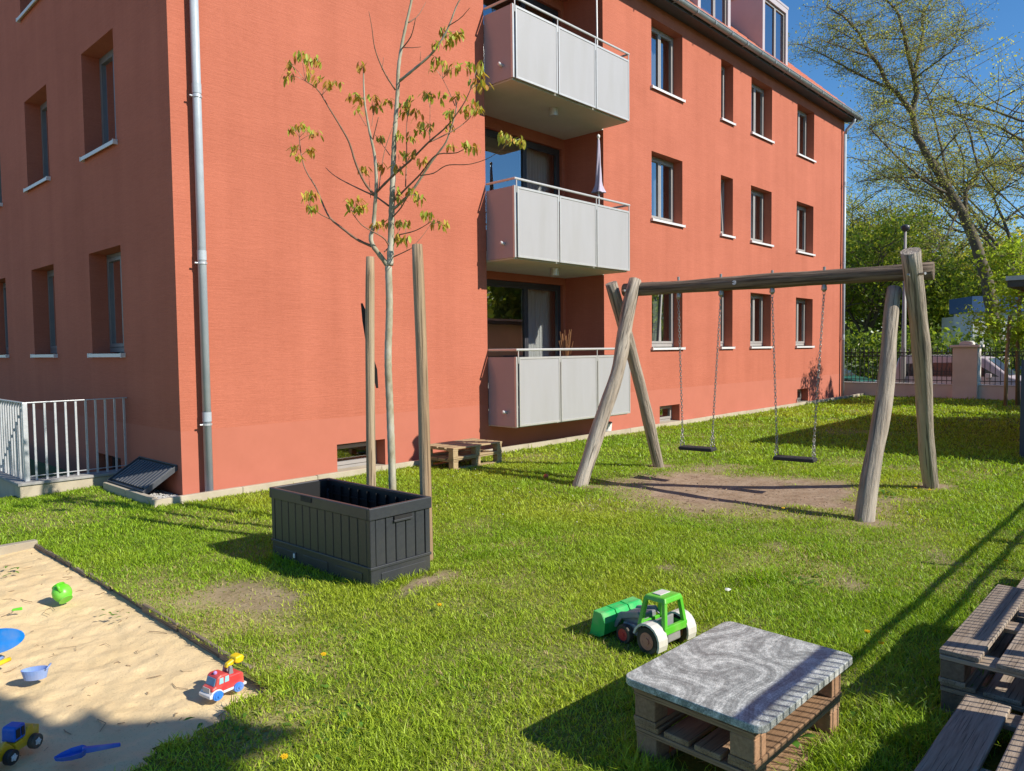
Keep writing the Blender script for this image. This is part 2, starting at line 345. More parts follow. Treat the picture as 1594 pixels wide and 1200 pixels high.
def grid_obj(name, x0, x1, y0, y1, step, zf, mat, keep=None, attrs=None, smooth=True):
    nx = int(round((x1-x0)/step))+1; ny = int(round((y1-y0)/step))+1
    gx, gy = np.meshgrid(np.linspace(x0,x1,nx), np.linspace(y0,y1,ny), indexing='ij')
    gz = zf(gx, gy); co = np.stack([gx,gy,gz],-1).reshape(-1,3)
    idx = np.arange(nx*ny).reshape(nx,ny)
    q = np.stack([idx[:-1,:-1],idx[1:,:-1],idx[1:,1:],idx[:-1,1:]],-1).reshape(-1,4)
    if keep is not None:
        cxy = co[q].mean(1); q = q[keep(cxy[:,0], cxy[:,1])]
    me = bpy.data.meshes.new(name); npmesh(me, co, q)
    me.materials.append(mat)
    if attrs:
        for an, fn in attrs.items():
            a = me.attributes.new(an, 'FLOAT', 'POINT'); a.data.foreach_set('value', fn(co[:,0],co[:,1]).astype(np.float32))
    if smooth: me.polygons.foreach_set('use_smooth', np.ones(len(me.polygons), bool))
    o = bpy.data.objects.new(name, me); COL.objects.link(o); return o
def npmesh(me, co, faces, k=None):
    co = np.ascontiguousarray(co, np.float32); faces = np.ascontiguousarray(faces, np.int32)
    nf, k = faces.shape
    me.vertices.add(len(co)); me.vertices.foreach_set('co', co.ravel())
    me.loops.add(nf*k); me.loops.foreach_set('vertex_index', faces.ravel())
    me.polygons.add(nf); me.polygons.foreach_set('loop_start', np.arange(nf, dtype=np.int32)*k)
    me.update(calc_edges=True)

def soilmat():
    mt, nt, b = newmat('turf_soil'); N = nt.nodes; L = nt.links
    tc = N.new('ShaderNodeTexCoord')
    def nz(sc, det=6):
        n = N.new('ShaderNodeTexNoise'); n.inputs['Scale'].default_value = sc; n.inputs['Detail'].default_value = det; n.inputs['Roughness'].default_value = 0.65
        L.new(tc.outputs['Object'], n.inputs['Vector']); return n.outputs[0]
    def mix(f, a, c):
        m_ = N.new('ShaderNodeMix'); m_.data_type = 'RGBA'
        if hasattr(f, 'links'): L.new(f, m_.inputs[0])
        else: m_.inputs[0].default_value = f
        for i, v in ((6,a),(7,c)):
            if hasattr(v, 'links'): L.new(v, m_.inputs[i])
            else: m_.inputs[i].default_value = v+(1,)
        return m_.outputs[2]
    def rng(v, lo, hi):
        r = N.new('ShaderNodeMapRange'); r.inputs[1].default_value = lo; r.inputs[2].default_value = hi; L.new(v, r.inputs[0]); return r.outputs[0]
    f1 = nz(70, 4); f2 = nz(5, 6); f3 = nz(28, 3)
    green = mix(rng(f1,.35,.65), (0.085,0.12,0.016), (0.15,0.18,0.03))
    dry = mix(rng(f1,.3,.7), (0.27,0.25,0.085), (0.42,0.36,0.17))
    dirt = mix(rng(f2,.35,.65), (0.36,0.27,0.19), (0.25,0.175,0.115))
    dirt = mix(rng(f3,.58,.66), dirt, (0.12,0.08,0.05))
    dirt = mix(rng(f1,.62,.7), dirt, (0.46,0.36,0.25))
    ad = N.new('ShaderNodeAttribute'); ad.attribute_name = 'dry'; ai = N.new('ShaderNodeAttribute'); ai.attribute_name = 'dirt'
    c = mix(ad.outputs['Fac'], green, dry); c = mix(ai.outputs['Fac'], c, dirt)
    L.new(c, b.inputs['Base Color']); b.inputs['Roughness'].default_value = 0.95; b.inputs['Specular IOR Level'].default_value = 0.1
    bp = N.new('ShaderNodeBump'); bp.inputs['Strength'].default_value = 0.7; bp.inputs['Distance'].default_value = 0.012
    L.new(f3, bp.inputs['Height']); L.new(bp.outputs[0], b.inputs['Normal']); return mt
M_soil = soilmat()
def sandmat():
    mt, nt, b = newmat('play_sand'); N = nt.nodes; L = nt.links
    tc = N.new('ShaderNodeTexCoord')
    def nz(sc, det=6, rg=0.6):
        n = N.new('ShaderNodeTexNoise'); n.inputs['Scale'].default_value = sc; n.inputs['Detail'].default_value = det; n.inputs['Roughness'].default_value = rg
        L.new(tc.outputs['Object'], n.inputs['Vector']); return n.outputs[0]
    def ramp(v, *st):
        r = N.new('ShaderNodeValToRGB'); el = r.color_ramp.elements
        el[0].position, el[0].color = st[0][0], st[0][1]+(1,); el[1].position, el[1].color = st[1][0], st[1][1]+(1,)
        L.new(v, r.inputs[0]); return r.outputs[0]
    a = ramp(nz(2.2, 5), (.3,(0.68,0.51,0.275)), (.7,(0.78,0.60,0.345)))
    s1 = nz(140, 2); sp = N.new('ShaderNodeMapRange'); sp.inputs[1].default_value = .64; sp.inputs[2].default_value = .70; L.new(s1, sp.inputs[0])
    s2 = nz(24, 6, 0.8); sp2 = N.new('ShaderNodeMapRange'); sp2.inputs[1].default_value = .60; sp2.inputs[2].default_value = .70; L.new(s2, sp2.inputs[0])
    for s_, c_ in ((sp.outputs[0],(0.26,0.18,0.10)),(sp2.outputs[0],(0.32,0.225,0.125))):
        x = N.new('ShaderNodeMix'); x.data_type = 'RGBA'; mm = N.new('ShaderNodeMath'); mm.operation = 'MULTIPLY'; mm.inputs[1].default_value = 0.6; L.new(s_, mm.inputs[0])
        L.new(mm.outputs[0], x.inputs[0]); L.new(a, x.inputs[6]); x.inputs[7].default_value = c_+(1,); a = x.outputs[2]
    L.new(a, b.inputs['Base Color']); b.inputs['Roughness'].default_value = 0.95; b.inputs['Specular IOR Level'].default_value = 0.15
    bp = N.new('ShaderNodeBump'); bp.inputs['Strength'].default_value = 0.6; bp.inputs['Distance'].default_value = 0.01
    L.new(nz(45, 6, 0.7), bp.inputs['Height']); L.new(bp.outputs[0], b.inputs['Normal']); return mt
M_sand = sandmat()
def lawn_z(x, y): return (vn.fbm(x, y, 1.3, 4)-0.5)*0.035*np.clip((np.abs(np.asarray(x))+np.abs(np.asarray(y)))/2, 0, 1) - 0.03*dirt_mask(x, y)*blob(np.asarray(x,float), np.asarray(y,float), 8.0,3.95,1.6,2.0,0,0.8,0.1)
def lawn_keep(x, y):
    inb = (x > WX+0.1) & (y > WY+0.1)
    return ~inb & ~sand_mask(x, y)
lawn = grid_obj('lawn', -4, 25.75, -2, 10.2, 0.06, lawn_z, M_soil, lawn_keep, {'dirt': dirt_mask, 'dry': dry_mask})
tag(lawn, 'lawn with worn bare patches around the sandbox and swing', kind='structure')
def sand_z(x, y):
    z = (vn.fbm(x+30, y, 0.8, 2)-0.5)*0.06 + (vn.fbm(x, y+20, 10, 4)-0.5)*0.024 + (vn.fbm(x+5, y+3, 26, 2)-0.5)*0.012
    rim = np.clip((1.83-np.asarray(x))/0.25, 0, 1)*0.5+0.5
    return z*rim - 0.035
sand = grid_obj('sandbox_sand', -2.2, 2.05, 2.0, 7.55, 0.022, sand_z, M_sand)
tag(sand, 'pale yellow play sand in the sandbox', kind='structure')
far = pm('far_ground_grass', (0.10,0.14,0.03), (0.14,0.16,0.05), 0.5, 0.95)
g0 = MB(); g0.box(-300,-300,-0.7,300,400,-0.62); tag(g0.build('ground', far), kind='structure')
yard = MB(); yard.quad((-14,-30,-0.12),(25.7,-30,-0.12),(25.7,40,-0.12),(-14,40,-0.12)); tag(yard.build('yard_ground', far, recalc=False), kind='structure')
pt = MB(); pt.quad((-30,-30,-0.10),(-4.0,-30,-0.10),(-4.0,40,-0.10),(-30,40,-0.10)); tag(pt.build('bounce_yard', pm('warm_bounce_paving', (0.46,0.385,0.30),(0.54,0.45,0.36),3,0.9,0.1), recalc=False), kind='structure')  # unseen paving added to bounce warm light onto the gable wall
asph = pm('asphalt', (0.055,0.055,0.057), (0.075,0.075,0.077), 40, 0.9, 0.2)
rd = MB(); rd.box(27.6,-60,-0.62,37,80,-0.42); tag(rd.build('street', asph), kind='structure')
pv = MB(); pv.box(26.05,-60,-0.62,27.6,80,-0.30); tag(pv.build('pavement', pm('paving', (0.28,0.27,0.25),(0.34,0.33,0.31),12,0.9,0.1)), kind='structure')
kb = MB(); kb.box(37,-60,-0.62,60,80,-0.30); tag(kb.build('far_verge', far), kind='structure')

# ================================================================== APARTMENT BUILDING
bld = thing('apartment_building', 'three storey apartment block with red rendered walls and red tiled roof', 'building', (0,0,0))
WINS = [(1.645,3.04),(4.335,5.745),(7.05,8.46)]
COLS = {'A':(13.39,14.64),'B':(16.41,17.03),'C':(18.01,19.24),'D':(20.89,22.12)}
TOPZ = 8.76
holes = []          # main facade: u0,u1,z0,z1
for k in COLS:
    for z0, z1 in WINS: holes.append((COLS[k][0], COLS[k][1], z0, z1))
REC = (8.50, 11.70)
holes.append((REC[0], REC[1], 0.45, TOPZ-0.25))
cellar = [(5.61,6.41,0.02,0.40),(13.69,14.52,0.02,0.40),(21.03,21.83,0.03,0.42)]
holes += cellar
lcols = [(10.12,11.31),(12.90,14.08),(15.70,16.9)]
lholes = []
for c in lcols:
    for z0, z1 in WINS: lholes.append((c[0], c[1], z0, z1))
lcell = [(10.38,11.32,-0.6,0.28)]
lholes += lcell
def wall_sheet(mb, u0, u1, z0, z1, hs, mp, rev, cut=0.76):
    us = sorted({u0, u1, *[h[0] for h in hs], *[h[1] for h in hs]}); zs = sorted({z0, z1, cut, *[h[2] for h in hs], *[h[3] for h in hs]})
    us = [u for u in us if u0 <= u <= u1]; zs = [z for z in zs if z0 <= z <= z1]
    for i in range(len(us)-1):
        for j in range(len(zs)-1):
            cu = (us[i]+us[i+1])/2; cz = (zs[j]+zs[j+1])/2
            if any(h[0] < cu < h[1] and h[2] < cz < h[3] for h in hs): continue
            mb.quad(mp(us[i],0,zs[j]), mp(us[i+1],0,zs[j]), mp(us[i+1],0,zs[j+1]), mp(us[i],0,zs[j+1]), 1 if cz < cut else 0)
    for h in hs:
        d = rev(h)
        a, b_, c, e = h
        for p, q in (((a,c),(a,e)),((a,e),(b_,e)),((b_,e),(b_,c)),((b_,c),(a,c))):
            mb.quad(mp(p[0],0,p[1]), mp(q[0],0,q[1]), mp(q[0],d,q[1]), mp(p[0],d,p[1]), 0)
mpm = lambda u, d, z: (u, WY+d, z)
mpl = lambda u, d, z: (WX+d, u, z)
def revm(h): return 0.955 if h[0] == REC[0] else 0.32
mb = MB(); wall_sheet(mb, WX, XE, -0.5, TOPZ, holes, mpm, revm)
mb.build('facade_wall', [M_wall, M_base], bld, recalc=False)
mb = MB(); wall_sheet(mb, WY, 21.0, -1.6, TOPZ, lholes, mpl, lambda h: 0.32)
mb.quad((WX,WY,TOPZ),(WX,21,TOPZ),(WX,14.75,TOPZ+5.9),(WX,14.75,TOPZ+5.9),0)
mb.build('gable_wall', [M_wall, M_base], bld, recalc=False)
mb = MB(); mb.quad((XE,WY,-.5),(XE,21,-.5),(XE,21,TOPZ),(XE,WY,TOPZ)); mb.quad((WX,21,-.5),(XE,21,-.5),(XE,21,TOPZ),(WX,21,TOPZ))
mb.add([(XE,WY,TOPZ),(XE,21,TOPZ),(XE,14.75,TOPZ+5.9)],[(0,1,2)])
mb.build('rear_wall', M_wall, bld, recalc=False)
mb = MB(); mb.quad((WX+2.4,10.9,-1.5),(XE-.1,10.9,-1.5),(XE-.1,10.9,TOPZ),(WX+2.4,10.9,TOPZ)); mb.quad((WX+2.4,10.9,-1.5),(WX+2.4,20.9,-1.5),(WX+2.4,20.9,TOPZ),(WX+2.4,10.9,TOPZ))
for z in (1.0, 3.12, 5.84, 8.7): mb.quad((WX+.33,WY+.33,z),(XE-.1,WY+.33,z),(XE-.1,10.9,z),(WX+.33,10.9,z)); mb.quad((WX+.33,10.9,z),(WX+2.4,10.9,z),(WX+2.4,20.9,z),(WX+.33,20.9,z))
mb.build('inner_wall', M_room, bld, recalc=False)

def wavy(u0, u1, z0, z1, mp, d, amp=0.02, wl_=0.085, seed=0):
    n = max(6, int((u1-u0)/0.012)); r2 = random.Random(seed); mb_ = MB(); ph = r2.random()*6
    vs_ = []
    for i in range(n+1):
        u = u0+(u1-u0)*i/n; o = amp*math.sin(u*2*math.pi/wl_+ph+1.2*math.sin(u*7+ph)) + amp*0.5*math.sin(u*19+ph)
        vs_ += [mp(u,d+o,z0), mp(u,d+o*0.6,z1)]
    mb_.add(vs_, [(2*i,2*i+2,2*i+3,2*i+1) for i in range(n)])
    return mb_
wid = 0
def bmp(mb_, mp, u0, d0, z0, u1, d1, z1, mi=0):
    a = [mp(u0,d0,z0),mp(u1,d0,z0),mp(u1,d1,z0),mp(u0,d1,z0)]; t = [mp(u0,d0,z1),mp(u1,d0,z1),mp(u1,d1,z1),mp(u0,d1,z1)]
    mb_.hexa(a, t, mi)
def window(mp, h, sashes, depth=0.225, sill=True, curtains=None, fw=0.055, mat=M_frame, tilt=None, glass=M_glass, parent=None, soff=0.0):
    global wid; wid += 1
    u0, u1, z0, z1 = h; parent = parent or bld
    f = MB(); zb = z0+0.03 if sill else z0
    d0, d1 = depth, depth+0.07
    bmp(f, mp, u0+.002, d0, zb, u0+fw, d1, z1-.002); bmp(f, mp, u1-fw, d0, zb, u1-.002, d1, z1-.002)
    bmp(f, mp, u0+fw, d0, z1-fw, u1-fw, d1, z1-.003); bmp(f, mp, u0+fw, d0, zb, u1-fw, d1, zb+fw+.015)
    wo = f.build('window', mat, parent, bevel=0.004, seg=1)
    iu0, iu1 = u0+fw, u1-fw; w = iu1-iu0
    edges = [iu0+w*s for s in sashes]
    for i in range(len(edges)-1):
        a, b_ = edges[i]+.003, edges[i+1]-.003; s_ = MB(); sw = 0.05
        t = (tilt or {}).get(i, 0)
        mq = (lambda u, d, z, t=t: mp(u, d + t*(z-zb-fw)/(z1-zb), z))
        e0, e1 = depth-0.012, depth+0.055; bz, tz = zb+fw+.018, z1-fw-.003
        bmp(s_, mq, a, e0, bz, a+sw, e1, tz); bmp(s_, mq, b_-sw, e0, bz, b_, e1, tz)
        bmp(s_, mq, a+sw, e0, tz-sw, b_-sw, e1, tz); bmp(s_, mq, a+sw, e0, bz, b_-sw, e1, bz+sw)
        s_.build('sash', mat, wo, bevel=0.003, seg=1)
        p = MB(); p.quad(mq(a+sw-.004, depth+.02, bz+sw-.004), mq(b_-sw+.004, depth+.02, bz+sw-.004), mq(b_-sw+.004, depth+.02, tz-sw+.004), mq(a+sw-.004, depth+.02, tz-sw+.004))
        p.build('pane', glass, wo, recalc=False)
    if sill:
        s_ = MB(); ov = 0.055
        bmp(s_, mp, u0-.03, -ov, z0-.035, u1+.03, -ov+.012, z0+.012)
        bmp(s_, mp, u0+.001, -ov+.012, z0+.0, u1-.001, depth+.01, z0+.012)
        bmp(s_, mp, u0-.035, -ov-.004, z0-.04, u0-.012, 0.0, z0+.02); bmp(s_, mp, u1+.012, -ov-.004, z0-.04, u1+.035, 0.0, z0+.02)
        s_.build('sill', M_sill, wo)
    for c in (curtains or []):
        a, b_, m_, dd = c
        wavy(u0+(u1-u0)*a, u0+(u1-u0)*b_, z0-.1, z1+.05, mp, dd, seed=wid*7).build('curtain', m_, wo, smooth=True, recalc=False)
    return wo
CW, CG = M_curtain_w, M_curtain
cur = {('A',0):[(0,.42,CW,.42),(.62,1.05,CG,.45)],('A',1):[(0.05,.5,CW,.5),(.7,1.05,CG,.5)],('A',2):[(.55,1.05,CG,.45)],
       ('B',0):[(0,.5,CW,.45)],('B',1):[(0,1,CW,.5)],('C',0):[(0,.55,CW,.4),(.6,1,CW,.5)],('C',1):[(0,.5,CW,.45),(.6,1,CG,.4)],('C',2):[(.5,1,CW,.45)],
       ('D',0):[(.3,1,CW,.45)],('D',1):[(0,.6,CW,.42)],('D',2):[(.4,1,CG,.4)]}
for k in COLS:
    for j, (z0, z1) in enumerate(WINS):
        window(mpm, (COLS[k][0], COLS[k][1], z0, z1), [0,1] if k == 'B' else [0,.53,1], curtains=cur.get((k,j)), tilt={0:-0.09} if (k,j) == ('A',0) else ({0:0.08} if (k,j) == ('B',1) else None))
for i, c in enumerate(lcols):
    for j, (z0, z1) in enumerate(WINS):
        window(mpl, (c[0], c[1], z0, z1), [0,.5,1], curtains=[(0,.45,CW,.4)] if (i+j) % 2 == 0 else [(.6,1,CG,.45)], mat=M_frame_shaded)
for h in cellar:
    window(mpm, (h[0], h[1], h[2], h[3]), [0,1], depth=0.2, fw=0.04, mat=M_frame, sill=False)
    lw = MB(); lw.box(h[0]-.08, WY-.30, -.06, h[1]+.08, WY+.19, h[2]+.012); lw.build('light_well_ledge', M_conc, bld)
window(mpl, lcell[0], [0,1], depth=0.2, fw=0.04, mat=M_frame_d, sill=False)

# recess back wall, door fronts, balconies
YB = WY+0.955
mb = MB()
DZ = [(0.52,2.93),(3.21,5.62),(5.93,8.32)]
dh = [(8.72,11.62,a,b_) for a, b_ in DZ]
wall_sheet(mb, REC[0]-.001, REC[1]+.001, 0.45, TOPZ-.25, dh, lambda u,d,z:(u,YB+d-.003,z), lambda h: 0.12, cut=-1)
mb.build('recess_wall', M_wall, bld, recalc=False)
for i, h in enumerate(dh):
    w_ = window(lambda u,d,z:(u,YB+d,z), h, [0,.645,1], depth=0.06, sill=False, fw=0.07, mat=M_frame_d, glass=M_glass2,
           curtains=[(.655,.80,CW,.24),(.82,1.02,CW,.30),(.0,.12,CG,.3)] if i < 2 else [(.7,1,CG,.3)])
    if i == 0:
        wavy(10.62,10.95,0.5,2.3,lambda u,d,z:(u,YB+d,z),0.2,0.015,0.06,5).build('curtain', M_curtain_w, w_, smooth=True, recalc=False)
SLB = [0.43, 3.09, 5.84]; BX0, BX1, BY = 8.50, 11.66, 7.87
for i, z in enumerate(SLB):
    s_ = MB(); s_.box(BX0+.03, BY+.05, z-.02, BX1-.03, WY, z+.16); s_.box(REC[0]+.004, WY-.002, z-.02, REC[1]-.004, YB-.006, z+.155)
    b_ = s_.build('balcony', M_soffit, bld)
    zt = z+1.10
    # side panels
    for nm, xa, xb in (('side_panel', BX0+.0, BX0+.022), ('side_panel', BX1-.022, BX1)):
        bx(nm, M_panelside, b_, xa, BY+.03, z, xb, WY-.012, zt)
    pil = MB(); pil.box(BX0-.004, BY-.012, z-.005, BX0+.03, BY+.029, zt+.005); pil.build('corner_post', M_alu, b_, bevel=.003, seg=1)
    pil = MB(); pil.box(BX0+.03, BY+.012, z, BX0+.058, BY+.03, zt); pil.build('corner_gap', M_frame_d, b_)
    pw = (BX1-(BX0+.06))/3
    for k in range(3):
        a = BX0+.06+pw*k+.012; c = BX0+.06+pw*(k+1)-.012
        bx('front_panel', M_panel, b_, a+.028, BY-.004, z+.035, c-.028, BY+.012, zt-.035)
        fr = MB()
        fr.box(a, BY-.012, z, a+.028, BY+.02, zt); fr.box(c-.028, BY-.012, z, c, BY+.02, zt)
        fr.box(a+.028, BY-.012, z, c-.028, BY+.02, z+.035); fr.box(a+.028, BY-.012, zt-.035, c-.028, BY+.02, zt)
        fr.build('panel_frame', M_alu, b_, bevel=.002, seg=1)
    zr = zt+.115; rl = MB()
    rl.tube([(BX0+.02,WY-.01,zr),(BX0+.02,BY,zr),(BX1-.01,BY,zr),(BX1-.01,WY-.01,zr)], .02, 10)
    for xx in (BX0+.06, BX0+.06+pw, BX0+.06+2*pw, BX1-.02): rl.box(xx-.008, BY-.006, zt-.1, xx+.008, BY+.006, zr)
    rl.build('handrail', M_alu, b_, smooth=False)
    dp = MB(); dp.tube([(BX0+.03,8.10,z+.22),(BX0-.085,8.08,z+.235)], .026, 12); dp.build('drain_spout', M_sill, b_, smooth=True)
    if i > 0:
        lt = MB(); lt.lathe([(.08,z-.021),(.08,z-.15),(.072,z-.155)], 20, Matrix.Translation((10.05,8.35,0))); lt.build('ceiling_lamp', M_alu, b_)
# plinth kerb and gravel strip
KX, KY = 3.10, 8.16
kmesh = []
xs = KX
while xs < XE+1.0:
    L_ = 1.0; o = bx('kerb_stone', M_conc, bld, xs+.002, KY, -.25, min(xs+L_, XE+1.2)-.002, KY+.06, .085+rnd.uniform(-.004,.004), bevel=.006); xs += L_
ys = KY+.062
while ys < 9.66:
    o = bx('kerb_stone', M_conc, bld, KX, ys+.002, -.25, KX+.06, min(ys+.76,9.72)-.002, .10+rnd.uniform(-.004,.004), bevel=.006); ys += .76
gm = pm('grey_gravel', (0.34,0.33,0.32), (0.55,0.54,0.53), 40, 0.8, per_obj=0)
gv = MB()
ico = [(0,0,1),(.9,0,.3),(.28,.85,.3),(-.72,.53,.3),(-.72,-.53,.3),(.28,-.85,.3),(.5,.4,-.5),(-.5,.2,-.6),(.1,-.6,-.5)]
icf = [(0,1,2),(0,2,3),(0,3,4),(0,4,5),(0,5,1),(1,6,2),(2,6,3),(3,6,7),(3,7,4),(4,7,8),(4,8,5),(5,8,1),(1,8,6),(6,8,7)]
def pebbles(mb_, x0, x1, y0, y1, n, zb):
    for _ in range(n):
        s0 = rnd.uniform(.008,.02); a = rnd.random()*6.28; ca, sa = math.cos(a), math.sin(a); p = (rnd.uniform(x0,x1), rnd.uniform(y0,y1), zb+rnd.uniform(0,.018)); q = rnd.uniform(.6,1.4)
        mb_.add([(p[0]+s0*(v[0]*ca*q-v[1]*sa), p[1]+s0*(v[0]*sa*q+v[1]*ca), p[2]+s0*.7*v[2]) for v in ico], icf)
pebbles(gv, KX+.07, WX-.01, KY+.08, 9.7, 1900, .0); pebbles(gv, WX-.01, 8, KY+.08, WY-.01, 2600, -.005); pebbles(gv, 8, 14, KY+.08, WY-.01, 1500, -.005)
gv.box(KX+.06,KY+.06,-.2,XE,WY,.0); gv.box(KX+.06,WY-.01,-.2,WX,9.72,.0)
tag(gv.build('gravel_strip', gm, None, recalc=False), 'grey gravel drainage strip between kerb and red wall', 'gravel', kind='stuff')
# downpipes
def downpipe(x, zt_, clips):
    d = MB(); y = WY-.085
    d.tube([(x,y,.03),(x,y,zt_)], .047, 18); 
    for zc in clips: d.lathe([(.051,zc),(.051,zc+.11)], 18, Matrix.Translation((x,y,0)), cap=False)
    if zt_ > 8: d.tube([(x,y,zt_-.02),(x,y-.05,zt_+.12),(x+.05,WY-.33,zt_+.33),(x+.05,WY-.36,zt_+.48)], .046, 14)
    o = d.build('downpipe', M_zinc, bld, smooth=True)
    for zc in clips:
        c = MB(); c.lathe([(.055,zc-.045),(.055,zc-.022)], 18, Matrix.Translation((x,y,0)))
        c.tube([(x-.05,y,zc-.035),(x-.085,y,zc-.035)], .010, 8); c.tube([(x,y,zc-.035),(x,WY,zc-.035)], .01, 6)
        c.build('pipe_clip', M_galv, o)
zc_ = [ony(308,153,WY-.085).z, ony(316,412,WY-.085).z, ony(319,663,WY-.085).z]
downpipe((ony(310,150,WY-.085).x+ony(322,755,WY-.085).x)/2, 8.30, [c+.05 for c in zc_] + [zc_[0]+1.95])
downpipe(24.42, 8.30, [1.9, 4.3, 6.7])
# eaves, gutter, roof
ev = MB(); ev.hexa([(WX-.25,8.16,8.70),(XE+.2,8.16,8.70),(XE+.2,WY+.02,8.74),(WX-.25,WY+.02,8.74)],[(WX-.25,8.16,8.86),(XE+.2,8.16,8.86),(XE+.2,WY+.02,9.1),(WX-.25,WY+.02,9.1)])
ev.build('eaves_board', M_fascia, bld)
gt = MB(); n = 10; prof = [(8.085-.078*math.cos(math.pi*k/n), 8.815-.078*math.sin(math.pi*k/n)) for k in range(n+1)]
vs_ = []; 
for xx in (WX-.3, XE+.25): vs_ += [(xx, p[0], p[1]) for p in prof]
gt.add(vs_, [(k, k+1, n+2+k, n+1+k) for k in range(n)] + [tuple(range(n+1)), tuple(range(n+1, 2*n+2))])
gt.tube([(WX-.3,8.005,8.818),(XE+.25,8.005,8.818)], .011, 8)
xx = WX
while xx < XE+.2:
    gt.box(xx-.012, 7.996, 8.728, xx+.012, 8.16, 8.735); gt.box(xx-.012, 7.996, 8.735, xx+.012, 8.002, 8.82); xx += .78
gt.build('gutter', M_gutter, bld, recalc=False)
SL = 0.98
def roof_z(y): return 8.86+(y-8.12)*SL
rf = MB(); ry = 14.75
rf.hexa([(WX-.2,8.12,8.80),(XE+.2,8.12,8.80),(XE+.2,ry,roof_z(ry)-.08),(WX-.2,ry,roof_z(ry)-.08)],[(WX-.2,8.12,8.84),(XE+.2,8.12,8.84),(XE+.2,ry,roof_z(ry)-.03),(WX-.2,ry,roof_z(ry)-.03)])
rf.hexa([(WX-.2,ry,roof_z(ry)-.08),(XE+.2,ry,roof_z(ry)-.08),(XE+.2,21.4,8.80),(WX-.2,21.4,8.80)],[(WX-.2,ry,roof_z(ry)-.03),(XE+.2,ry,roof_z(ry)-.03),(XE+.2,21.4,8.84),(WX-.2,21.4,8.84)])
roof = rf.build('roof', M_tile, bld)
tl = MB(); cu = 5
x = 9.0
while x < XE+.2:
    for r_ in range(11):
        y0 = 8.10+r_*.24; y1 = y0+.30
        pr = []
        for k in range(cu+1):
            t = k/cu; hz = .035*math.sin(math.pi*t)**1.0 if t < .72 else .012
            pr.append((x+.215*t, hz))
        vs_ = []
        for (a, hz) in pr: vs_.append((a, y0, roof_z(y0)+hz+.03))
        for (a, hz) in pr: vs_.append((a, y1, roof_z(y1)+hz+.002))
        for (a, hz) in pr: vs_.append((a, y0+.004, roof_z(y0)+hz-.0))
        tl.add(vs_, [(k,k+1,cu+1+k+1,cu+1+k) for k in range(cu)] + [(k,k+1,2*(cu+1)+k+1,2*(cu+1)+k) for k in range(cu)])
    x += .213
tag(tl.build('roof_tiles', M_tile, roof, recalc=False), kind='stuff')
# dormers
DY = 8.72
for (x0, x1) in ((ony(1186,79,DY).x, ony(1225,104,DY).x), (None, None), ):
    if x0 is None: x1 = ony(1136,40,DY).x; x0 = x1-w_d
    else: w_d = x1-x0
    zb = roof_z(DY)-.05; zt = zb+1.62
    d = MB()
    wall = MB()
    wall.box(x0,DY+.02,zb-.3,x0+.1,DY+1.75,zt); wall.box(x1-.1,DY+.02,zb-.3,x1,DY+1.75,zt); wall.box(x0-.03,DY-.03,zt,x1+.03,DY+1.9,zt+.06)
    dm = wall.build('dormer', M_dormer, bld)
    fr = MB(); fr.box(x0,DY-.02,zb,x0+.13,DY+.02,zt); fr.box(x1-.13,DY-.02,zb,x1,DY+.02,zt); fr.box(x0+.13,DY-.02,zt-.14,x1-.13,DY+.02,zt); fr.build('dormer_front', M_dormer, dm)
    ins = MB(); a, c = x0+.13, x1-.13; mid = a+(c-a)*.55
    for p, q in ((a,mid),(mid,c)):
        ins.box(p+.003,DY+.03,zb,p+.05,DY+.09,zt-.14); ins.box(q-.05,DY+.03,zb,q-.003,DY+.09,zt-.14); ins.box(p+.05,DY+.03,zt-.2,q-.05,DY+.09,zt-.14); ins.box(p+.05,DY+.03,zb,q-.05,DY+.09,zb+.06)
        g_ = MB(); g_.quad((p+.05,DY+.06,zb+.06),(q-.05,DY+.06,zb+.06),(q-.05,DY+.06,zt-.2),(p+.05,DY+.06,zt-.2)); g_.build('pane', M_glass, dm, recalc=False)
    ins.build('dormer_window_frame', M_frame, dm)
    bx('dormer_sill', M_sill, dm, x0+.1, DY-.09, zb-.03, x1-.04, DY+.03, zb-.004)
# ================================================================== STAIRWELL RAILING AND PARAPET
sx, sy = 2.30, 9.98
st = thing('stair_parapet', 'low concrete parapet round the cellar stairs beside the shaded gable wall', 'parapet', (sx, sy, 0))
bx('concrete_upstand', M_conc, st, 0, 0, -.3, 1.24, .22, .13, bevel=.008)
bx('concrete_upstand', M_conc, st, 0, .222, -.3, .22, 6.5, .13, bevel=.008)
cp = MB(); cp.box(-.02,-.02,.132,1.24,.25,.165); cp.build('coping', M_coping, st, bevel=.006)
cp = MB(); cp.box(-.02,.252,.132,.25,6.5,.165); cp.build('coping', M_coping, st, bevel=.006)
rail = thing('stair_railing', 'galvanised steel railing with upright bars standing on the stair parapet', 'railing', (sx, sy, .166))
RH = .93
bx('top_rail', M_galv, rail, .08, .09, RH-.012, 1.235, .13, RH, bevel=.002)
bx('top_rail', M_galv, rail, .08, .13, RH-.012, .12, 6.4, RH, bevel=.002)
bx('bottom_rail', M_galv, rail, .12, .10, .05, 1.2, .122, .058)
for k in range(10): bx('bar', M_galv, rail, .19+k*.111, .102, 0, .19+k*.111+.022, .118, RH-.012)
bx('corner_post', M_galv, rail, .08, .085, 0, .13, .135, RH-.012, bevel=.002)
for k in range(26): bx('bar', M_galv, rail, .092, .23+k*.115, 0, .108, .23+k*.115+.03, RH-.012)
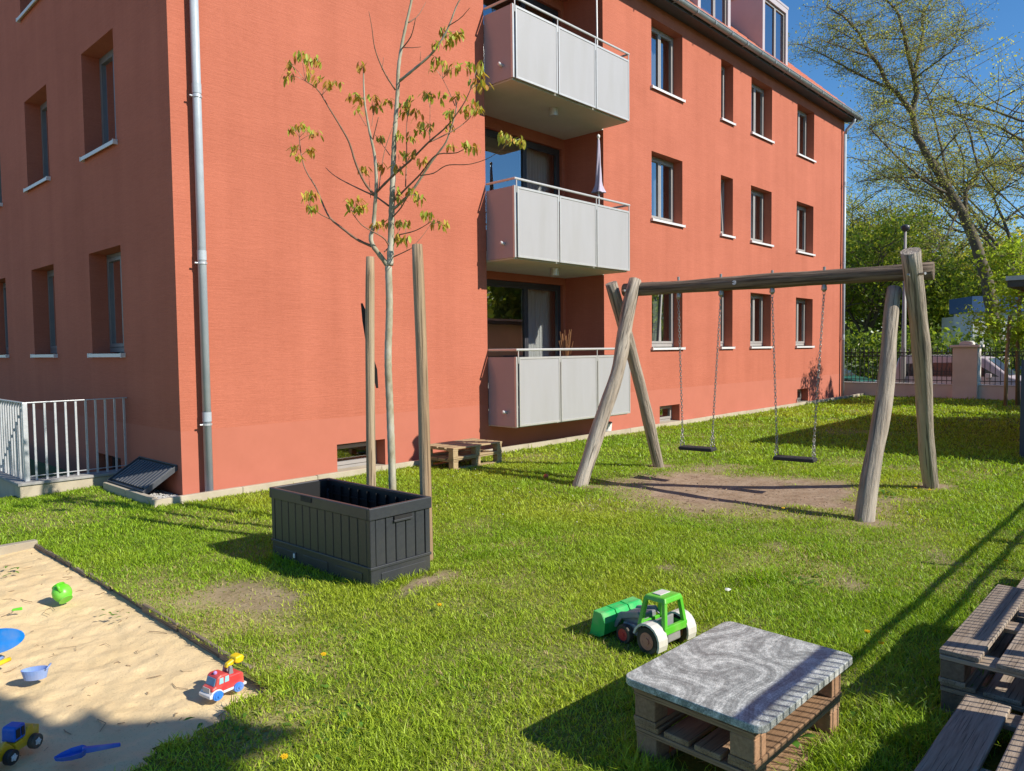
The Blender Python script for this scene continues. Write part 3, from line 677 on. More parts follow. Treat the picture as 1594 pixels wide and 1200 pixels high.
# leaning ribbed lid
M_lidp = pm('lid_plastic', (0.05,0.055,0.065), (0.07,0.075,0.085), 20, 0.45, 0.05, bdist=.002)
LY, LS = 1.10, .44
lid = thing('ribbed_lid', 'dark grey ribbed plastic lid leaning against the shaded gable wall', 'lid', (3.178, 9.71, .085))
bx('lid_board', M_plastic, lid, 0,-LY,0,LS,0,.018, bevel=.005)
nrb = 13; pt_ = (LY-.06)/nrb
for k in range(nrb): bx('rib', M_lidp, lid, .035, -LY+.03+k*pt_, .0185, LS-.035, -LY+.03+k*pt_+pt_*.66, .042, bevel=.005)
bx('rim', M_lidp, lid, -.012,-LY-.012,-.012, LS+.012,-LY-.001,.046, bevel=.004); bx('rim', M_lidp, lid, -.012,.001,-.012,LS+.012,.012,.046, bevel=.004)
bx('rim', M_lidp, lid, LS+.001,-LY,-.012,LS+.012,0,.046, bevel=.004); bx('rim', M_lidp, lid, -.012,-LY,-.012,-.001,0,.046, bevel=.004)
lid.rotation_euler = (0, -R_(33), 0)

# ================================================================== PLANTER BOX
P0 = gnd(578,918); PW, PL, PH = .555, 1.30, .565
pb = thing('garden_box', 'open anthracite plastic garden box with upright slats standing in front of the sapling', 'garden box', (P0.x+.0, P0.y, 0))
pb.rotation_euler = (0,0,R_(1.2))
t_ = .03
base = MB()
base.box(.004,.004,.0,PW-.004,t_,.145); base.box(.004,PL-t_,.0,PW-.004,PL-.004,.145); base.box(.004,t_,.0,t_,PL-t_,.145); base.box(PW-t_,t_,.0,PW-.004,PL-t_,.145)
base.build('base_band', M_plastic, pb, bevel=.005)
bl = MB()
bl.box(-.004,-.004,.128,PW+.004,.02,.15); bl.box(-.004,PL-.02,.128,PW+.004,PL+.004,.15); bl.box(-.004,.02,.128,.02,PL-.02,.15); bl.box(PW-.02,.02,.128,PW+.004,PL-.02,.15)
bl.build('base_ledge', M_plastic, pb, bevel=.004)
rim = MB(); zr0, zr1 = PH-.085, PH
rim.box(-.008,-.008,zr0,PW+.008,.022,zr1); rim.box(-.008,PL-.022,zr0,PW+.008,PL+.008,zr1); rim.box(-.008,.022,zr0,.022,PL-.022,zr1); rim.box(PW-.022,.022,zr0,PW+.008,PL-.022,zr1)
rim.build('top_rim', M_plastic, pb, bevel=.006)
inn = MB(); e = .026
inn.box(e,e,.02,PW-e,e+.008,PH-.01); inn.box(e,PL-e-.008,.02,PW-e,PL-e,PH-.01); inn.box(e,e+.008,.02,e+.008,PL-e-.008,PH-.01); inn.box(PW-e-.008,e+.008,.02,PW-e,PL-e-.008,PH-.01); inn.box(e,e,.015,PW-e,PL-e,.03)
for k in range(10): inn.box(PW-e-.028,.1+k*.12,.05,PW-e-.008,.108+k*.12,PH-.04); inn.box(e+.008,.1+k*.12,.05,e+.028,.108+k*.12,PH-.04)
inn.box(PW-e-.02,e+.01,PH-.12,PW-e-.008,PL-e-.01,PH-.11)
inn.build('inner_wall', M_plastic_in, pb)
for cx_, cy_ in ((0,0),(PW-.05,0),(0,PL-.05),(PW-.05,PL-.05)):
    bx('corner_post', M_plastic, pb, cx_+.003, cy_+.003, .146, cx_+.047, cy_+.047, zr0+.002, bevel=.005)
ns = 12; sw = (PL-.1)/ns
me_l = MB().box(.006,.003,.148,.024,sw-.004,zr0-.001).mesh('slat', M_plastic); me_s = None
for k in range(ns):
    for xo, fl in ((0,0),(PW-.03,1)):
        o = link('slat', me_l, pb, .004, 1); o.location = (xo+(.0 if not fl else .0), .05+k*sw, 0)
nq = 5; sw2 = (PW-.1)/nq; me_s = MB().box(.003,.006,.148,sw2-.004,.024,zr0-.001).mesh('slat', M_plastic)
for k in range(nq):
    for yo in (0, PL-.03):
        o = link('slat', me_s, pb, .004, 1); o.location = (.05+k*sw2, yo, 0)
bx('handle_slot', M_black, pb, .21, -.0095, zr0-.028, .37, .006, zr0-.004); bx('handle_lip', M_plastic, pb, .205, -.012, zr0-.046, .375, .006, zr0-.029, bevel=.003)
lat = MB(); lat.box(-.014,.70,zr1-.05,-.0085,.84,zr1-.004); lat.build('latch_recess', M_black, pb)
for k in range(3): bx('base_inset', M_plastic, pb, -.002, .1+k*.42, .02, .0035, .42+k*.42, .095, bevel=.004)
bx('base_inset', M_plastic, pb, .09,-.002,.02,.50,.0035,.095, bevel=.004)
for yy in (.95,): bx('bolt', M_white, pb, -.012, yy, .05, -.003, yy+.022, .085, bevel=.004)

# ================================================================== SAPLING + STAKES
def stake(px_top, base, top_px, label, r0=.043, extra=False):
    b0 = gnd(*base); depth = (RW.T @ np.array([b0.x, b0.y, b0.z-EYE]))[2]
    tp = at(top_px[0], top_px[1], depth)
    o = thing('tree_stake', label, 'stake', b0, group='wooden tree stakes')
    v = tp-b0; L_ = v.length
    pts = []; rr = []
    for k in range(15):
        t = k/14; pts.append((.006*math.sin(5*t+b0.x*9), .006*math.cos(7*t), -.15+(L_+.15)*t)); rr.append(r0*(1.02-.06*t+.02*math.sin(11*t+b0.y)))
    rr[-1] *= .93
    s_ = MB().tube(pts, rr, 14).build('post', M_stake, o, smooth=False)
    s_.data.polygons.foreach_set('use_smooth', [len(p.vertices) == 4 for p in s_.data.polygons])
    s_.rotation_euler = v.to_track_quat('Z','Y').to_euler()
    return o, v.normalized(), L_
stL, dL, LL = stake(None, (578,824), (576,400), 'brown wooden stake left of the sapling trunk')
stR, dR, LR = stake(None, (666,872), (650,381), 'greyer cracked wooden stake right of the sapling trunk', .046)
# torn black strap hanging behind the left stake
sp = MB(); d0 = 6.88
path = [(563,472),(570,500),(573,530),(577,556),(583,575),(587,604)]
wds = [.012,.05,.035,.03,.035,.015]
vs_ = []
for i, (px, py) in enumerate(path):
    c = at(px, py, d0+.02*i); w2 = wds[i]
    vs_ += [c+Vector((-.5*w2,.5*w2,0)), c+Vector((.5*w2,-.5*w2,.012*(i%2))), c+Vector((.5*w2+.004,-.5*w2+.004,0)), c+Vector((-.5*w2+.004,.5*w2+.004,0))]
fs = []
for i in range(len(path)-1):
    for k in range(4): fs.append((4*i+k, 4*i+(k+1)%4, 4*i+4+(k+1)%4, 4*i+4+k))
sp.add(vs_, fs); so = sp.build('strap', M_black, stL); so.matrix_parent_inverse = Matrix.Translation(-stL.location)

trunk_base = gnd(613,846); TD = float((RW.T @ np.array([trunk_base.x, trunk_base.y, -EYE]))[2])
sap = thing('sapling_tree', 'thin young tree with pale trunk and sparse bronze green leaves between two stakes', 'tree', trunk_base)
Zp = lambda x, y: (430+x/2.857, y/2.857)
nodes = []                          # (px,py,depth)
def near(px, py):
    return min(nodes, key=lambda n_: (n_[0]-px)**2+(n_[1]-py)**2)
br = MB(); br2 = MB()
def branch(pts, r0, r1, dd=None, first=False):
    d0_ = TD if first or not nodes else near(*pts[0])[2]
    if dd is None: dd = rnd.uniform(-.45,.45)
    seg = [0]
    for a, b_ in zip(pts, pts[1:]): seg.append(seg[-1]+math.hypot(a[0]-b_[0], a[1]-b_[1]))
    # resample smoothly
    n_ = max(3, int(seg[-1]/7)); P_ = []; Rr = []
    for k in range(n_+1):
        s = seg[-1]*k/n_; i = max(j for j in range(len(seg)) if seg[j] <= s+1e-6); i = min(i, len(pts)-2)
        t = (s-seg[i])/(seg[i+1]-seg[i]); a, b_ = pts[i], pts[i+1]
        p0 = pts[i-1] if i > 0 else a; p3 = pts[i+2] if i+2 < len(pts) else b_
        def cr_(q0,q1,q2,q3): return .5*((2*q1)+(-q0+q2)*t+(2*q0-5*q1+4*q2-q3)*t*t+(-q0+3*q1-3*q2+q3)*t**3)
        px = cr_(p0[0],a[0],b_[0],p3[0]); py = cr_(p0[1],a[1],b_[1],p3[1])
        f = k/n_; d_ = d0_+dd*f; nodes.append((px,py,d_))
        P_.append(at(px,py,d_)-trunk_base); rr = r0+(r1-r0)*f
        Rr.append(rr*(1+.10*math.sin(k*2.7)*(.5 if first else 1)))
    (br if r0 > .0125 else br2).tube(P_, Rr, 9 if r0 > .012 else 6)
branch([(613,850),(611,762),(607,640),(604,560),(606,480),(604.5,415)], .034, .030, 0, True)
tk = [(505,1180),(510,1060),(512,960),(516,860),(520,740),(525,620),(533,500),(540,400),(543,310),(556,215),(575,120),(598,20),(606,-40),(612,-160),(625,-260)]
branch([Zp(*p) for p in tk], .030, .006, .05)
Bl = [([(498,1185),(465,1140),(435,1100),(420,1060),(432,1000),(440,900),(445,800),(437,690),(425,630),(410,560),(393,450),(388,330),(390,305)],.022,.005,-.25),
 ([(425,1095),(360,1065),(300,1020),(245,975),(215,925),(180,840),(130,755),(110,680),(103,610)],.012,.004,.3),
 ([(243,975),(200,955),(150,915)],.005,.003,None),
 ([(440,870),(395,815),(355,730),(325,635),(290,570),(235,480),(185,400),(130,360)],.012,.004,-.35),
 ([(500,915),(455,882),(435,870),(380,845),(290,800),(245,770),(220,745)],.009,.003,.4),
 ([(445,855),(520,780),(600,710),(680,630),(750,570),(800,510),(840,450),(865,395)],.012,.004,-.4),
 ([(680,632),(760,595),(820,560),(860,525)],.006,.003,.15),
 ([(516,900),(575,840),(640,775),(710,690),(800,680),(850,655),(880,655)],.010,.003,-.35),
 ([(640,780),(700,770),(760,735),(860,730),(950,700),(1020,650)],.005,.0025,-.3),
 ([(520,930),(550,905),(610,840),(690,720),(750,640),(770,590),(800,490),(795,440)],.0126,.004,-.3),
 ([(548,360),(610,310),(690,240),(740,170),(770,110),(800,30),(820,-10),(830,-60)],.0126,.004,-.25),
 ([(770,112),(820,80),(860,35)],.005,.002,None),
 ([(530,400),(480,320),(440,220),(425,120),(412,50)],.008,.002,-.3),
 ([(470,310),(478,255)],.003,.002,0),([(640,270),(642,230)],.003,.002,0),
 ([(588,100),(630,70),(665,10)],.006,.002,.2),([(560,215),(600,160),(620,80)],.006,.003,-.2),([(562,210),(600,212),(645,208)],.004,.002,None),
 ([(512,970),(550,930),(575,890),(600,850)],.008,.003,-.2),([(540,1045),(620,1025),(690,985)],.006,.003,-.25),
 ([(515,1145),(560,1125),(600,1105)],.006,.004,-.2),([(600,1105),(650,1050),(685,1000)],.003,.002,.1),
 ([(505,1100),(480,1060),(430,1030),(380,1000),(340,950)],.007,.003,-.35),
 ([(575,830),(580,680),(580,560),(590,480)],.006,.003,.1),([(455,850),(480,680),(520,560)],.005,.003,.1),([(430,620),(455,520)],.005,.003,-.1),
 ([(480,1120),(500,1100),(540,1040),(555,1000)],.006,.003,.15),([(505,690),(470,640),(440,600)],.004,.002,.2),([(795,470),(770,410),(740,350)],.004,.002,.15),([(800,480),(805,440)],.003,.002,0),
 ([(400,560),(370,510)],.003,.002,None),([(425,560),(432,490)],.003,.002,None),([(683,625),(684,480)],.004,.002,None),([(770,590),(790,520)],.003,.002,None),([(420,880),(410,760)],.003,.002,None)]
for pts, r0, r1, dd in Bl: branch([Zp(*p) for p in pts], r0, r1, dd)
M_bark = pm('young_bark', (0.40,0.37,0.26), (0.23,0.20,0.125), 22, 0.85, 0.6, (1,1,0.5), c3=(0.52,0.50,0.42), scale3=7, bdist=.004)
br.build('trunk', M_bark, sap, smooth=True, recalc=False)
tag(br2.build('twigs', pm('red_brown_twig', (0.27,0.165,0.105), (0.17,0.10,0.065), 18, .8, .3, bdist=.003), sap, smooth=True, recalc=False), kind='stuff')
CL = [(110,250),(145,270),(185,270),(60,290),(60,345),(145,320),(190,355),(230,380),(265,370),(75,575),(110,565),(150,585),(175,600),(80,660),(90,700),(150,675),(130,880),(155,870),(155,930),(320,910),(360,895),(350,935),(385,930),(390,300),(345,435),(380,440),(365,495),(425,445),(440,480),(485,460),(560,470),(590,450),(580,500),(620,510),(670,430),(690,440),(735,435),(650,560),(690,565),(635,580),(715,270),(740,290),(700,310),(775,310),(800,300),(765,190),(790,165),(830,155),(720,200),(745,145),(850,295),(900,295),(910,330),(890,370),(915,385),(880,470),(900,490),(840,500),(770,500),(805,435),(770,570),(785,650),(840,650),(885,660),(460,620),(470,740),(545,605),(590,615),(560,690),(600,690),(540,750),(655,720),(390,760),(540,860),(550,890),(610,855),(640,885),(460,1005),(490,1000),(540,1000),(580,1000),(665,960),(710,985),(740,1000),(545,1060),(575,1070),(1015,610),(1045,625),(1085,625)]
lv_co = []; lv_f = []; lv_c = []; pet = MB()
def leaflet(p, dirv, nrm, L_, W_, col, bend=.25):
    s_ = dirv.cross(nrm).normalized(); o = len(lv_co)
    for t, w_ in ((0,.12),(.25,.8),(.55,1),(.82,.6),(1,.02)):
        c = p + dirv*(L_*t) + nrm*(-bend*L_*t*t)
        lv_co.append(c - s_*(W_*w_*.5)); lv_co.append(c + nrm*(-.12*W_*w_)); lv_co.append(c + s_*(W_*w_*.5))
    for k in range(4):
        lv_f.append((o+3*k, o+3*k+1, o+3*k+4, o+3*k+3)); lv_f.append((o+3*k+1, o+3*k+2, o+3*k+5, o+3*k+4))
    lv_c.extend([col]*15)
for (zx, zy) in CL:
    px, py = Zp(zx, zy); nb = near(px, py+6); dpt = nb[2]+rnd.uniform(-.06,.06)
    c = at(px, py-3, dpt)-trunk_base; q = at(*nb)-trunk_base
    if (c-q).length > .02: pet.tube([q, (q+c)/2+Vector((0,0,.01)), c], [.0022,.0018,.0014], 5)
    for k in range(rnd.randint(9,14)):
        a = rnd.random()*6.28; el = rnd.uniform(-1.35,-.35)
        dv = Vector((math.cos(a)*math.cos(el), math.sin(a)*math.cos(el), math.sin(el)))
        nm = Vector((math.cos(a)*math.sin(-el), math.sin(a)*math.sin(-el), math.cos(el)))
        st_ = c + Vector((rnd.uniform(-.04,.04), rnd.uniform(-.04,.04), rnd.uniform(-.015,.035)))
        t = rnd.random()
        col = (0.44+.14*t, 0.36+.10*rnd.random(), 0.05+.03*t) if rnd.random() < .62 else (0.42+.12*t, 0.22+.06*t, 0.06)
        if rnd.random() < .42: col = (0.40,0.46,0.065)
        leaflet(st_, dv, nm, rnd.uniform(.045,.088), rnd.uniform(.018,.032), col)
def leafobj(name, co, fs, cols, mat, parent):
    me = bpy.data.meshes.new(name); npmesh(me, np.array([tuple(v) for v in co]), np.array(fs))
    a = me.color_attributes.new('tint', 'FLOAT_COLOR', 'POINT'); cc = np.ones((len(co),4), np.float32); cc[:,:3] = np.array(cols); a.data.foreach_set('color', cc.ravel())
    me.materials.append(mat); me.polygons.foreach_set('use_smooth', np.ones(len(me.polygons), bool)); return link(name, me, parent)
M_leaf = leafmat('bronze_leaf', trans=.35)
leafobj('crown', lv_co, lv_f, lv_c, M_leaf, sap); tag(pet.build('leaf_stalks', M_bark, sap, smooth=True, recalc=False), kind='stuff')

# ================================================================== SWING FRAME
sw = thing('swing_set', 'rustic log swing frame with crossed posts and one long beam', 'swing frame', (8.2,3.8,0))
def log(name, p0, p1, r0, r1, wob, mat, seed, n=20, sides=18, kinks=()):
    r2 = random.Random(seed); p0 = Vector(p0); p1 = Vector(p1); v = p1-p0; L_ = v.length
    pts = []; rr = []
    ph = [r2.random()*6 for _ in range(6)]
    for k in range(n+1):
        t = k/n
        ox = wob*(math.sin(math.pi*2*t*1.1+ph[0])*.7+math.sin(t*9+ph[1])*.3) - wob*math.sin(ph[0])*.7*(1-t)
        oy = wob*(math.sin(math.pi*2*t*.9+ph[2])*.6+math.sin(t*11+ph[3])*.3)
        for (tk_, ak, wk, ax_) in kinks:
            g_ = ak*math.exp(-((t-tk_)/wk)**2)
            if ax_ == 0: ox += g_
            else: oy += g_
        pts.append(Vector((ox, oy, L_*t))); rr.append((r0+(r1-r0)*t)*(1+.045*math.sin(t*13+ph[4])+.03*math.sin(t*29+ph[5])))
    mb_ = MB(); mb_.tube(pts, rr, sides)
    mb_.v = [(x*(1+.03*math.sin(9*math.atan2(y,x)+z*3)), y*(1+.03*math.cos(7*math.atan2(y,x)+z*2)), z) for x,y,z in mb_.v]
    o = mb_.build(name, mat, sw, smooth=False)
    o.data.polygons.foreach_set('use_smooth', [len(p.vertices) == 4 for p in o.data.polygons])
    o.location = p0-sw.location; o.rotation_euler = v.to_track_quat('Z','Y').to_euler(); return o
b1, b2, b3, b4 = gnd(898,757), gnd(1030,725), gnd(1343,812), gnd(1453,757)
for b_ in (b1,b2,b3,b4): b_.z = -.12
log('post', b1, ony(993,437,5.30), .092, .084, .035, M_log, 3, kinks=((.55,-.05,.16,0),))
log('post', b2, ony(953,440,5.60), .076, .08, .02, M_log, 5)
log('post', b3, (8.40,2.36,2.24), .088, .070, .02, M_log, 8)
log('post', b4, ony(1418,390,2.17), .080, .092, .02, M_log, 12)
BA = Vector((8.02,5.50,2.405)); BB = Vector((8.47,2.03,2.40))
beam = log('beam', BA, BB, .080, .085, .008, M_beam, 21, 26)
for (pxx, pyy, yy) in ((1416,428,2.06),):
    c = ony(pxx, pyy, yy)-sw.location; q = MB(); q.lathe([(.014,-.02),(.014,0)], 10, Matrix.Translation(c) @ Matrix.Rotation(R_(90),4,'X')); q.build('bolt', M_chain, sw)
for t_b in (.42,):
    p_ = BA.lerp(BB, t_b)-sw.location; q = MB(); q.lathe([(.026,-.004),(.026,.004)], 14, Matrix.Translation(p_+Vector((-.083,-.01,.0))) @ Matrix.Rotation(R_(90),4,'Y')); q.build('bolt_cover', M_galv, sw)
for p_ in ((7.93,5.42,2.38),(8.30,2.10,2.36)):
    q = MB(); q.tube([Vector(p_)+Vector((-.10,-.06,0))-sw.location, Vector(p_)+Vector((-.06,-.0,0))-sw.location], .014, 8); q.build('bolt', M_chain, sw)
# swings
def swing(px1, px2, seat_c, seat_w, label):
    sc = Vector(seat_c); u = (BB-BA).normalized(); u = Vector((u.x,u.y,0)).normalized(); w_ = Vector((-u.y,u.x,0))
    o = thing('swing', label, 'swing', sc, group='swings hanging from the log beam')
    Mx = Matrix((( u.x, w_.x, 0, 0),(u.y, w_.y, 0, 0),(0,0,1,0),(0,0,0,1)))
    s_ = MB(); s_.box(-seat_w/2,-.09,-.022,seat_w/2,.09,.022,M=Mx); s_.build('seat', M_rubber, o, bevel=.014, seg=3)
    for sgn, bp in ((-1,px1),(1,px2)):
        # point on beam at that pixel column
        t = bp; top = BA.lerp(BB, t); top = top + Vector((0,0,-.08))
        br_ = MB(); tl_ = top-sc
        br_.lathe([(.022,0.02),(.03,-.03),(.03,-.05),(.012,-.075)], 10, Matrix.Translation(tl_)); MB().lathe([(.016,.155),(.016,.20)], 8, Matrix.Translation(tl_)).build('bolt', M_chain, o)
        br_.build('hanger', M_chain, o)
        ch = MB(); a = tl_+Vector((0,0,-.075)); splits = [u*(sgn*(seat_w/2-.02))+w_*.06+Vector((0,0,.02)), u*(sgn*(seat_w/2-.02))-w_*.06+Vector((0,0,.02))]
        join = u*(sgn*(seat_w/2-.02)) + Vector((0,0,.24)) + (a-u*sgn*(seat_w/2-.02))*.0
        def chain(p, q_):
            v = q_-p; L_ = v.length; n_ = max(2, int(L_/.036)); d_ = v.normalized(); s1 = d_.orthogonal().normalized(); s2 = d_.cross(s1)
            for k in range(n_):
                c = p+v*((k+.5)/n_); s = s1 if k % 2 else s2; h = .026; r = .0125; pts = []
                for j in range(9):
                    a_ = 2*math.pi*j/8; pts.append(c+d_*(math.cos(a_)*h)+s*(math.sin(a_)*r))
                ch.tube(pts, .0038, 4, cap=False)
        chain(a, join)
        for e_ in splits: chain(join, e_)
        ch.build('chain', M_chain, o, recalc=False)
def beam_t(px):          # parameter on beam at image column px
    lo, hi = 0, 1
    for _ in range(40):
        md = (lo+hi)/2; p = BA.lerp(BB, md); c = RW.T @ np.array([p.x,p.y,p.z-EYE]); x = CX+FPX*c[0]/c[2]
        if x < px: lo = md
        else: hi = md
    return lo
def seat_at(px, py, x):  return onx(px, py, x)
swing(beam_t(1056), beam_t(1122), seat_at(1085.5,698,8.19), .43, 'rubber swing seat on chains nearer the balconies')
swing(beam_t(1202), beam_t(1283), seat_at(1237.5,714,8.30), .45, 'rubber swing seat on chains nearer the street fence')

# ================================================================== PALLETS
def pallet(name, label, loc, lx, ly, h, mats, rz=0, nb=5, nx=3, ny=3, bw=None, group=None, cat='pallet', skip=()):
    mx_, my_, mk_ = mats; o = thing(name, label, cat, loc, rz, group)
    th = h*.15; bh = h-4*th if True else 0
    bh = h-3*th
    bw = bw or (ly/nb)*.86; cw = .10 if lx < 1 else .13
    pitch = (ly-bw)/(nb-1)
    r2 = random.Random(int(loc[0]*97+loc[1]*31+loc[2]*11))
    for k in range(nb):
        if k in skip: continue
        y = k*pitch; x0 = r2.uniform(-.012,.012); x1 = r2.uniform(-.012,.012)
        q = bx('board', mx_, o, x0, y, h-th+.001, lx+x1, y+bw, h+r2.uniform(-.0015,.0015), bevel=.004)
    for k in range(nx):
        x = k*(lx-cw)/(nx-1); bx('cross_board', my_, o, x, .003, h-2*th+.001, x+cw, ly-.003, h-th-.0005, bevel=.003)
    for k in range(nx):
        x = k*(lx-cw)/(nx-1)
        for j in range(ny):
            y = j*(ly-.105)/(ny-1); bx('block', mk_, o, x+.004, y+.004, th, x+cw-.004, y+.10, h-2*th-.0005, bevel=.005)
    for j in range(ny):
        y = j*(ly-.105)/(ny-1); bx('bottom_board', mx_, o, .002, y, 0, lx-.002, y+.105, th-.001, bevel=.003)
    return o
BR = (M_tplank, M_tplanky, M_block); GR = (M_plank, M_planky, M_gblk); YE = (M_ypl, M_yply, M_yblk)
# table
T1, T2, T3, T4 = [gnd(*q, z=.345) for q in ((964,1045),(1135,962),(1331,1025),(1160,1135))]
tx0, tx1 = (T1.x+T4.x)/2, (T2.x+T3.x)/2; ty0, ty1 = (T3.y+T4.y)/2, (T1.y+T2.y)/2
trz = R_(-2.0)
pallet('half_pallet', 'brown half pallet lying on the grass under the stone table top', (tx0+.05,ty0+.05,.0), tx1-tx0-.07, ty1-ty0-.08, .155, BR, trz, nb=4, nx=2, ny=2, group='stacked half pallets')
pallet('half_pallet', 'upper brown half pallet directly under the stone slab', (tx0+.04,ty0+.045,.157), tx1-tx0-.06, ty1-ty0-.075, .155, BR, trz, nb=4, nx=2, ny=2, group='stacked half pallets')
def granite():
    mt, nt, b = newmat('veined_granite'); N = nt.nodes; L = nt.links
    tc = N.new('ShaderNodeTexCoord')
    def noise(sc, det, vec, rg=.55):
        n = N.new('ShaderNodeTexNoise'); n.inputs['Scale'].default_value = sc; n.inputs['Detail'].default_value = det; n.inputs['Roughness'].default_value = rg; L.new(vec, n.inputs['Vector']); return n
    def math_(op, a, b_, c=None):
        m_ = N.new('ShaderNodeMath'); m_.operation = op
        for i_, v in enumerate((a, b_, c)):
            if v is None: continue
            if hasattr(v, 'links'): L.new(v, m_.inputs[i_])
            else: m_.inputs[i_].default_value = v
        return m_.outputs[0]
    mp = N.new('ShaderNodeMapping'); mp.inputs['Location'].default_value = (.35,.15,0); mp.inputs['Scale'].default_value = (1.0,1.5,1); L.new(tc.outputs['Object'], mp.inputs[0])
    mr_ = N.new('ShaderNodeMapping'); mr_.inputs['Rotation'].default_value = (0,0,R_(-24)); L.new(tc.outputs['Object'], mr_.inputs[0]); sx_ = N.new('ShaderNodeSeparateXYZ'); L.new(mr_.outputs[0], sx_.inputs[0])
    warp = noise(1.5, 1.5, mp.outputs[0], .4)
    fold = noise(7, 3, mp.outputs[0], .55)
    base_ = math_('MULTIPLY_ADD', sx_.outputs[1], 1.15, math_('MULTIPLY_ADD', warp.outputs[0], 1.5, math_('MULTIPLY', fold.outputs[0], .11)))
    band = math_('MULTIPLY', base_, 165.0)
    wav = math_('MULTIPLY_ADD', math_('SINE', band, 0), .5, .5)
    band2 = math_('MULTIPLY', base_, 40.0)
    wav2 = math_('MULTIPLY_ADD', math_('SINE', band2, 0), .5, .5)
    grain = noise(170, 3, tc.outputs['Object'], .7).outputs[0]; blot = noise(28, 4, tc.outputs['Object'], .6).outputs[0]
    v = math_('MULTIPLY_ADD', wav, .13, math_('MULTIPLY_ADD', wav2, .24, math_('MULTIPLY_ADD', grain, 1.5, math_('MULTIPLY_ADD', blot, .9, -.90))))
    r = N.new('ShaderNodeValToRGB'); el = r.color_ramp.elements
    el[0].position = .10; el[0].color = (0.13,0.142,0.136,1); el[1].position = .92; el[1].color = (0.72,0.735,0.69,1)
    e2 = el.new(.45); e2.color = (0.265,0.285,0.272,1)
    L.new(v, r.inputs[0]); L.new(r.outputs[0], b.inputs['Base Color'])
    b.inputs['Roughness'].default_value = .33; b.inputs['Specular IOR Level'].default_value = .5; return mt
sl = MB(); W_, D_ = tx1-tx0, ty1-ty0; rc = .045; poly = []
for cx_, cy_, a0 in ((W_-rc,D_-rc,0),(rc,D_-rc,90),(rc,rc,180),(W_-rc,rc,270)):
    for k in range(6): a_ = R_(a0+90*k/5); poly.append((cx_+rc*math.cos(a_), cy_+rc*math.sin(a_)))
sl.prism(poly, 0, .030, 'z')
so = sl.build('stone_table_top', granite(), None, bevel=.0035, seg=2); so.location = (tx0,ty0,.3135); so.rotation_euler = (0,0,trz)
tag(so, 'grey veined granite slab used as a table top on stacked pallets', 'table top')
# benches at the right edge
pallet('pallet', 'weathered grey pallet at the bottom of the bench stack', (3.66,.02,0), 1.22, .81, .148, GR, R_(-.5), nb=5, group='bench pallets')
pallet('pallet', 'weathered grey pallet on top of the bench stack', (3.64,.02,.150), 1.22, .81, .148, GR, R_(-.5), nb=4, bw=.155, group='bench pallets')
pallet('pallet', 'weathered grey pallet lying flat and mostly shaded before the bench stack', (2.36,-.09,.005), 1.21, .80, .150, GR, R_(0), nb=4, bw=.165, group='bench pallets')
pallet('pallet', 'weathered grey pallet behind the bench stack towards the swing', (4.92,.0,0), 1.22, .81, .148, GR, R_(.5), nb=5, group='bench pallets')
# pallets by the wall
pa = gnd(706,733); 
pallet('wall_pallet', 'pale wooden pallet on the grass below the balconies', (pa.x,pa.y,.0), .98, .62, .155, YE, R_(1), nb=4, nx=3, ny=2, group='pallets by the red wall')
pallet('wall_pallet', 'upper pale pallet stacked by the red wall below the balconies', (pa.x-.01,pa.y-.01,.157), .98, .62, .155, YE, R_(1), nb=4, nx=3, ny=2, group='pallets by the red wall')

# ================================================================== SANDBOX EDGE
se = thing('sandbox_edging', 'dark weathered timber edging along the sandbox', 'edging', (1.825,3.6,0))
y = 0
while y < 3.78:
    L_ = rnd.uniform(.35,.6); L_ = min(L_, 3.82-y)
    q = bx('edge_plank', M_edge, se, -.012, 0, -.12, .012, L_-.012, .006+rnd.uniform(-.012,.010), bevel=.006); q.location = (rnd.uniform(-.012,.012), y, 0); q.rotation_euler = (0, rnd.uniform(-.06,.06), rnd.uniform(-.02,.02))
    y += L_
x = 0
while x > -5.5:
    L_ = rnd.uniform(.8,1.2); q = bx('edge_plank', M_conc, se, -L_+.01, -.03, -.12, 0, .05, .03, bevel=.006); q.location = (x, 3.84, 0); x -= L_
# ================================================================== TOYS
G_grn = plastic('toy_green', (0.10,0.50,0.03)); G_grn2 = plastic('toy_bucket_green', (0.01,0.46,0.10)); G_gry = plastic('toy_grey', (0.24,0.25,0.27)); G_pale = plastic('toy_pale_grey', (0.62,0.61,0.57))
G_tyre = plastic('toy_tyre_black', (0.02,0.02,0.022), .6); G_red = plastic('toy_red', (0.55,0.03,0.04)); G_blue = plastic('toy_blue', (0.01,0.12,0.55)); G_yel = plastic('toy_yellow', (0.80,0.55,0.01))
G_lbl = plastic('toy_light_blue', (0.22,0.34,0.66)); G_sky = plastic('toy_sky_blue', (0.0,0.22,0.72)); G_amb = plastic('toy_amber', (0.72,0.40,0.01)); G_white = plastic('toy_white', (0.74,0.70,0.68)); G_pink = plastic('toy_faded_red', (0.50,0.20,0.16)); G_lime = plastic('toy_lime', (0.12,0.62,0.02)); G_win = plastic('toy_window_blue', (0.30,0.62,0.70)); G_wheelb = plastic('toy_wheel_blue', (0.03,0.22,0.72)); G_rd = plastic('toy_truck_red', (0.62,0.05,0.05))
RY = Matrix.Rotation(R_(90),4,'Y'); RX = Matrix.Rotation(R_(90),4,'X')
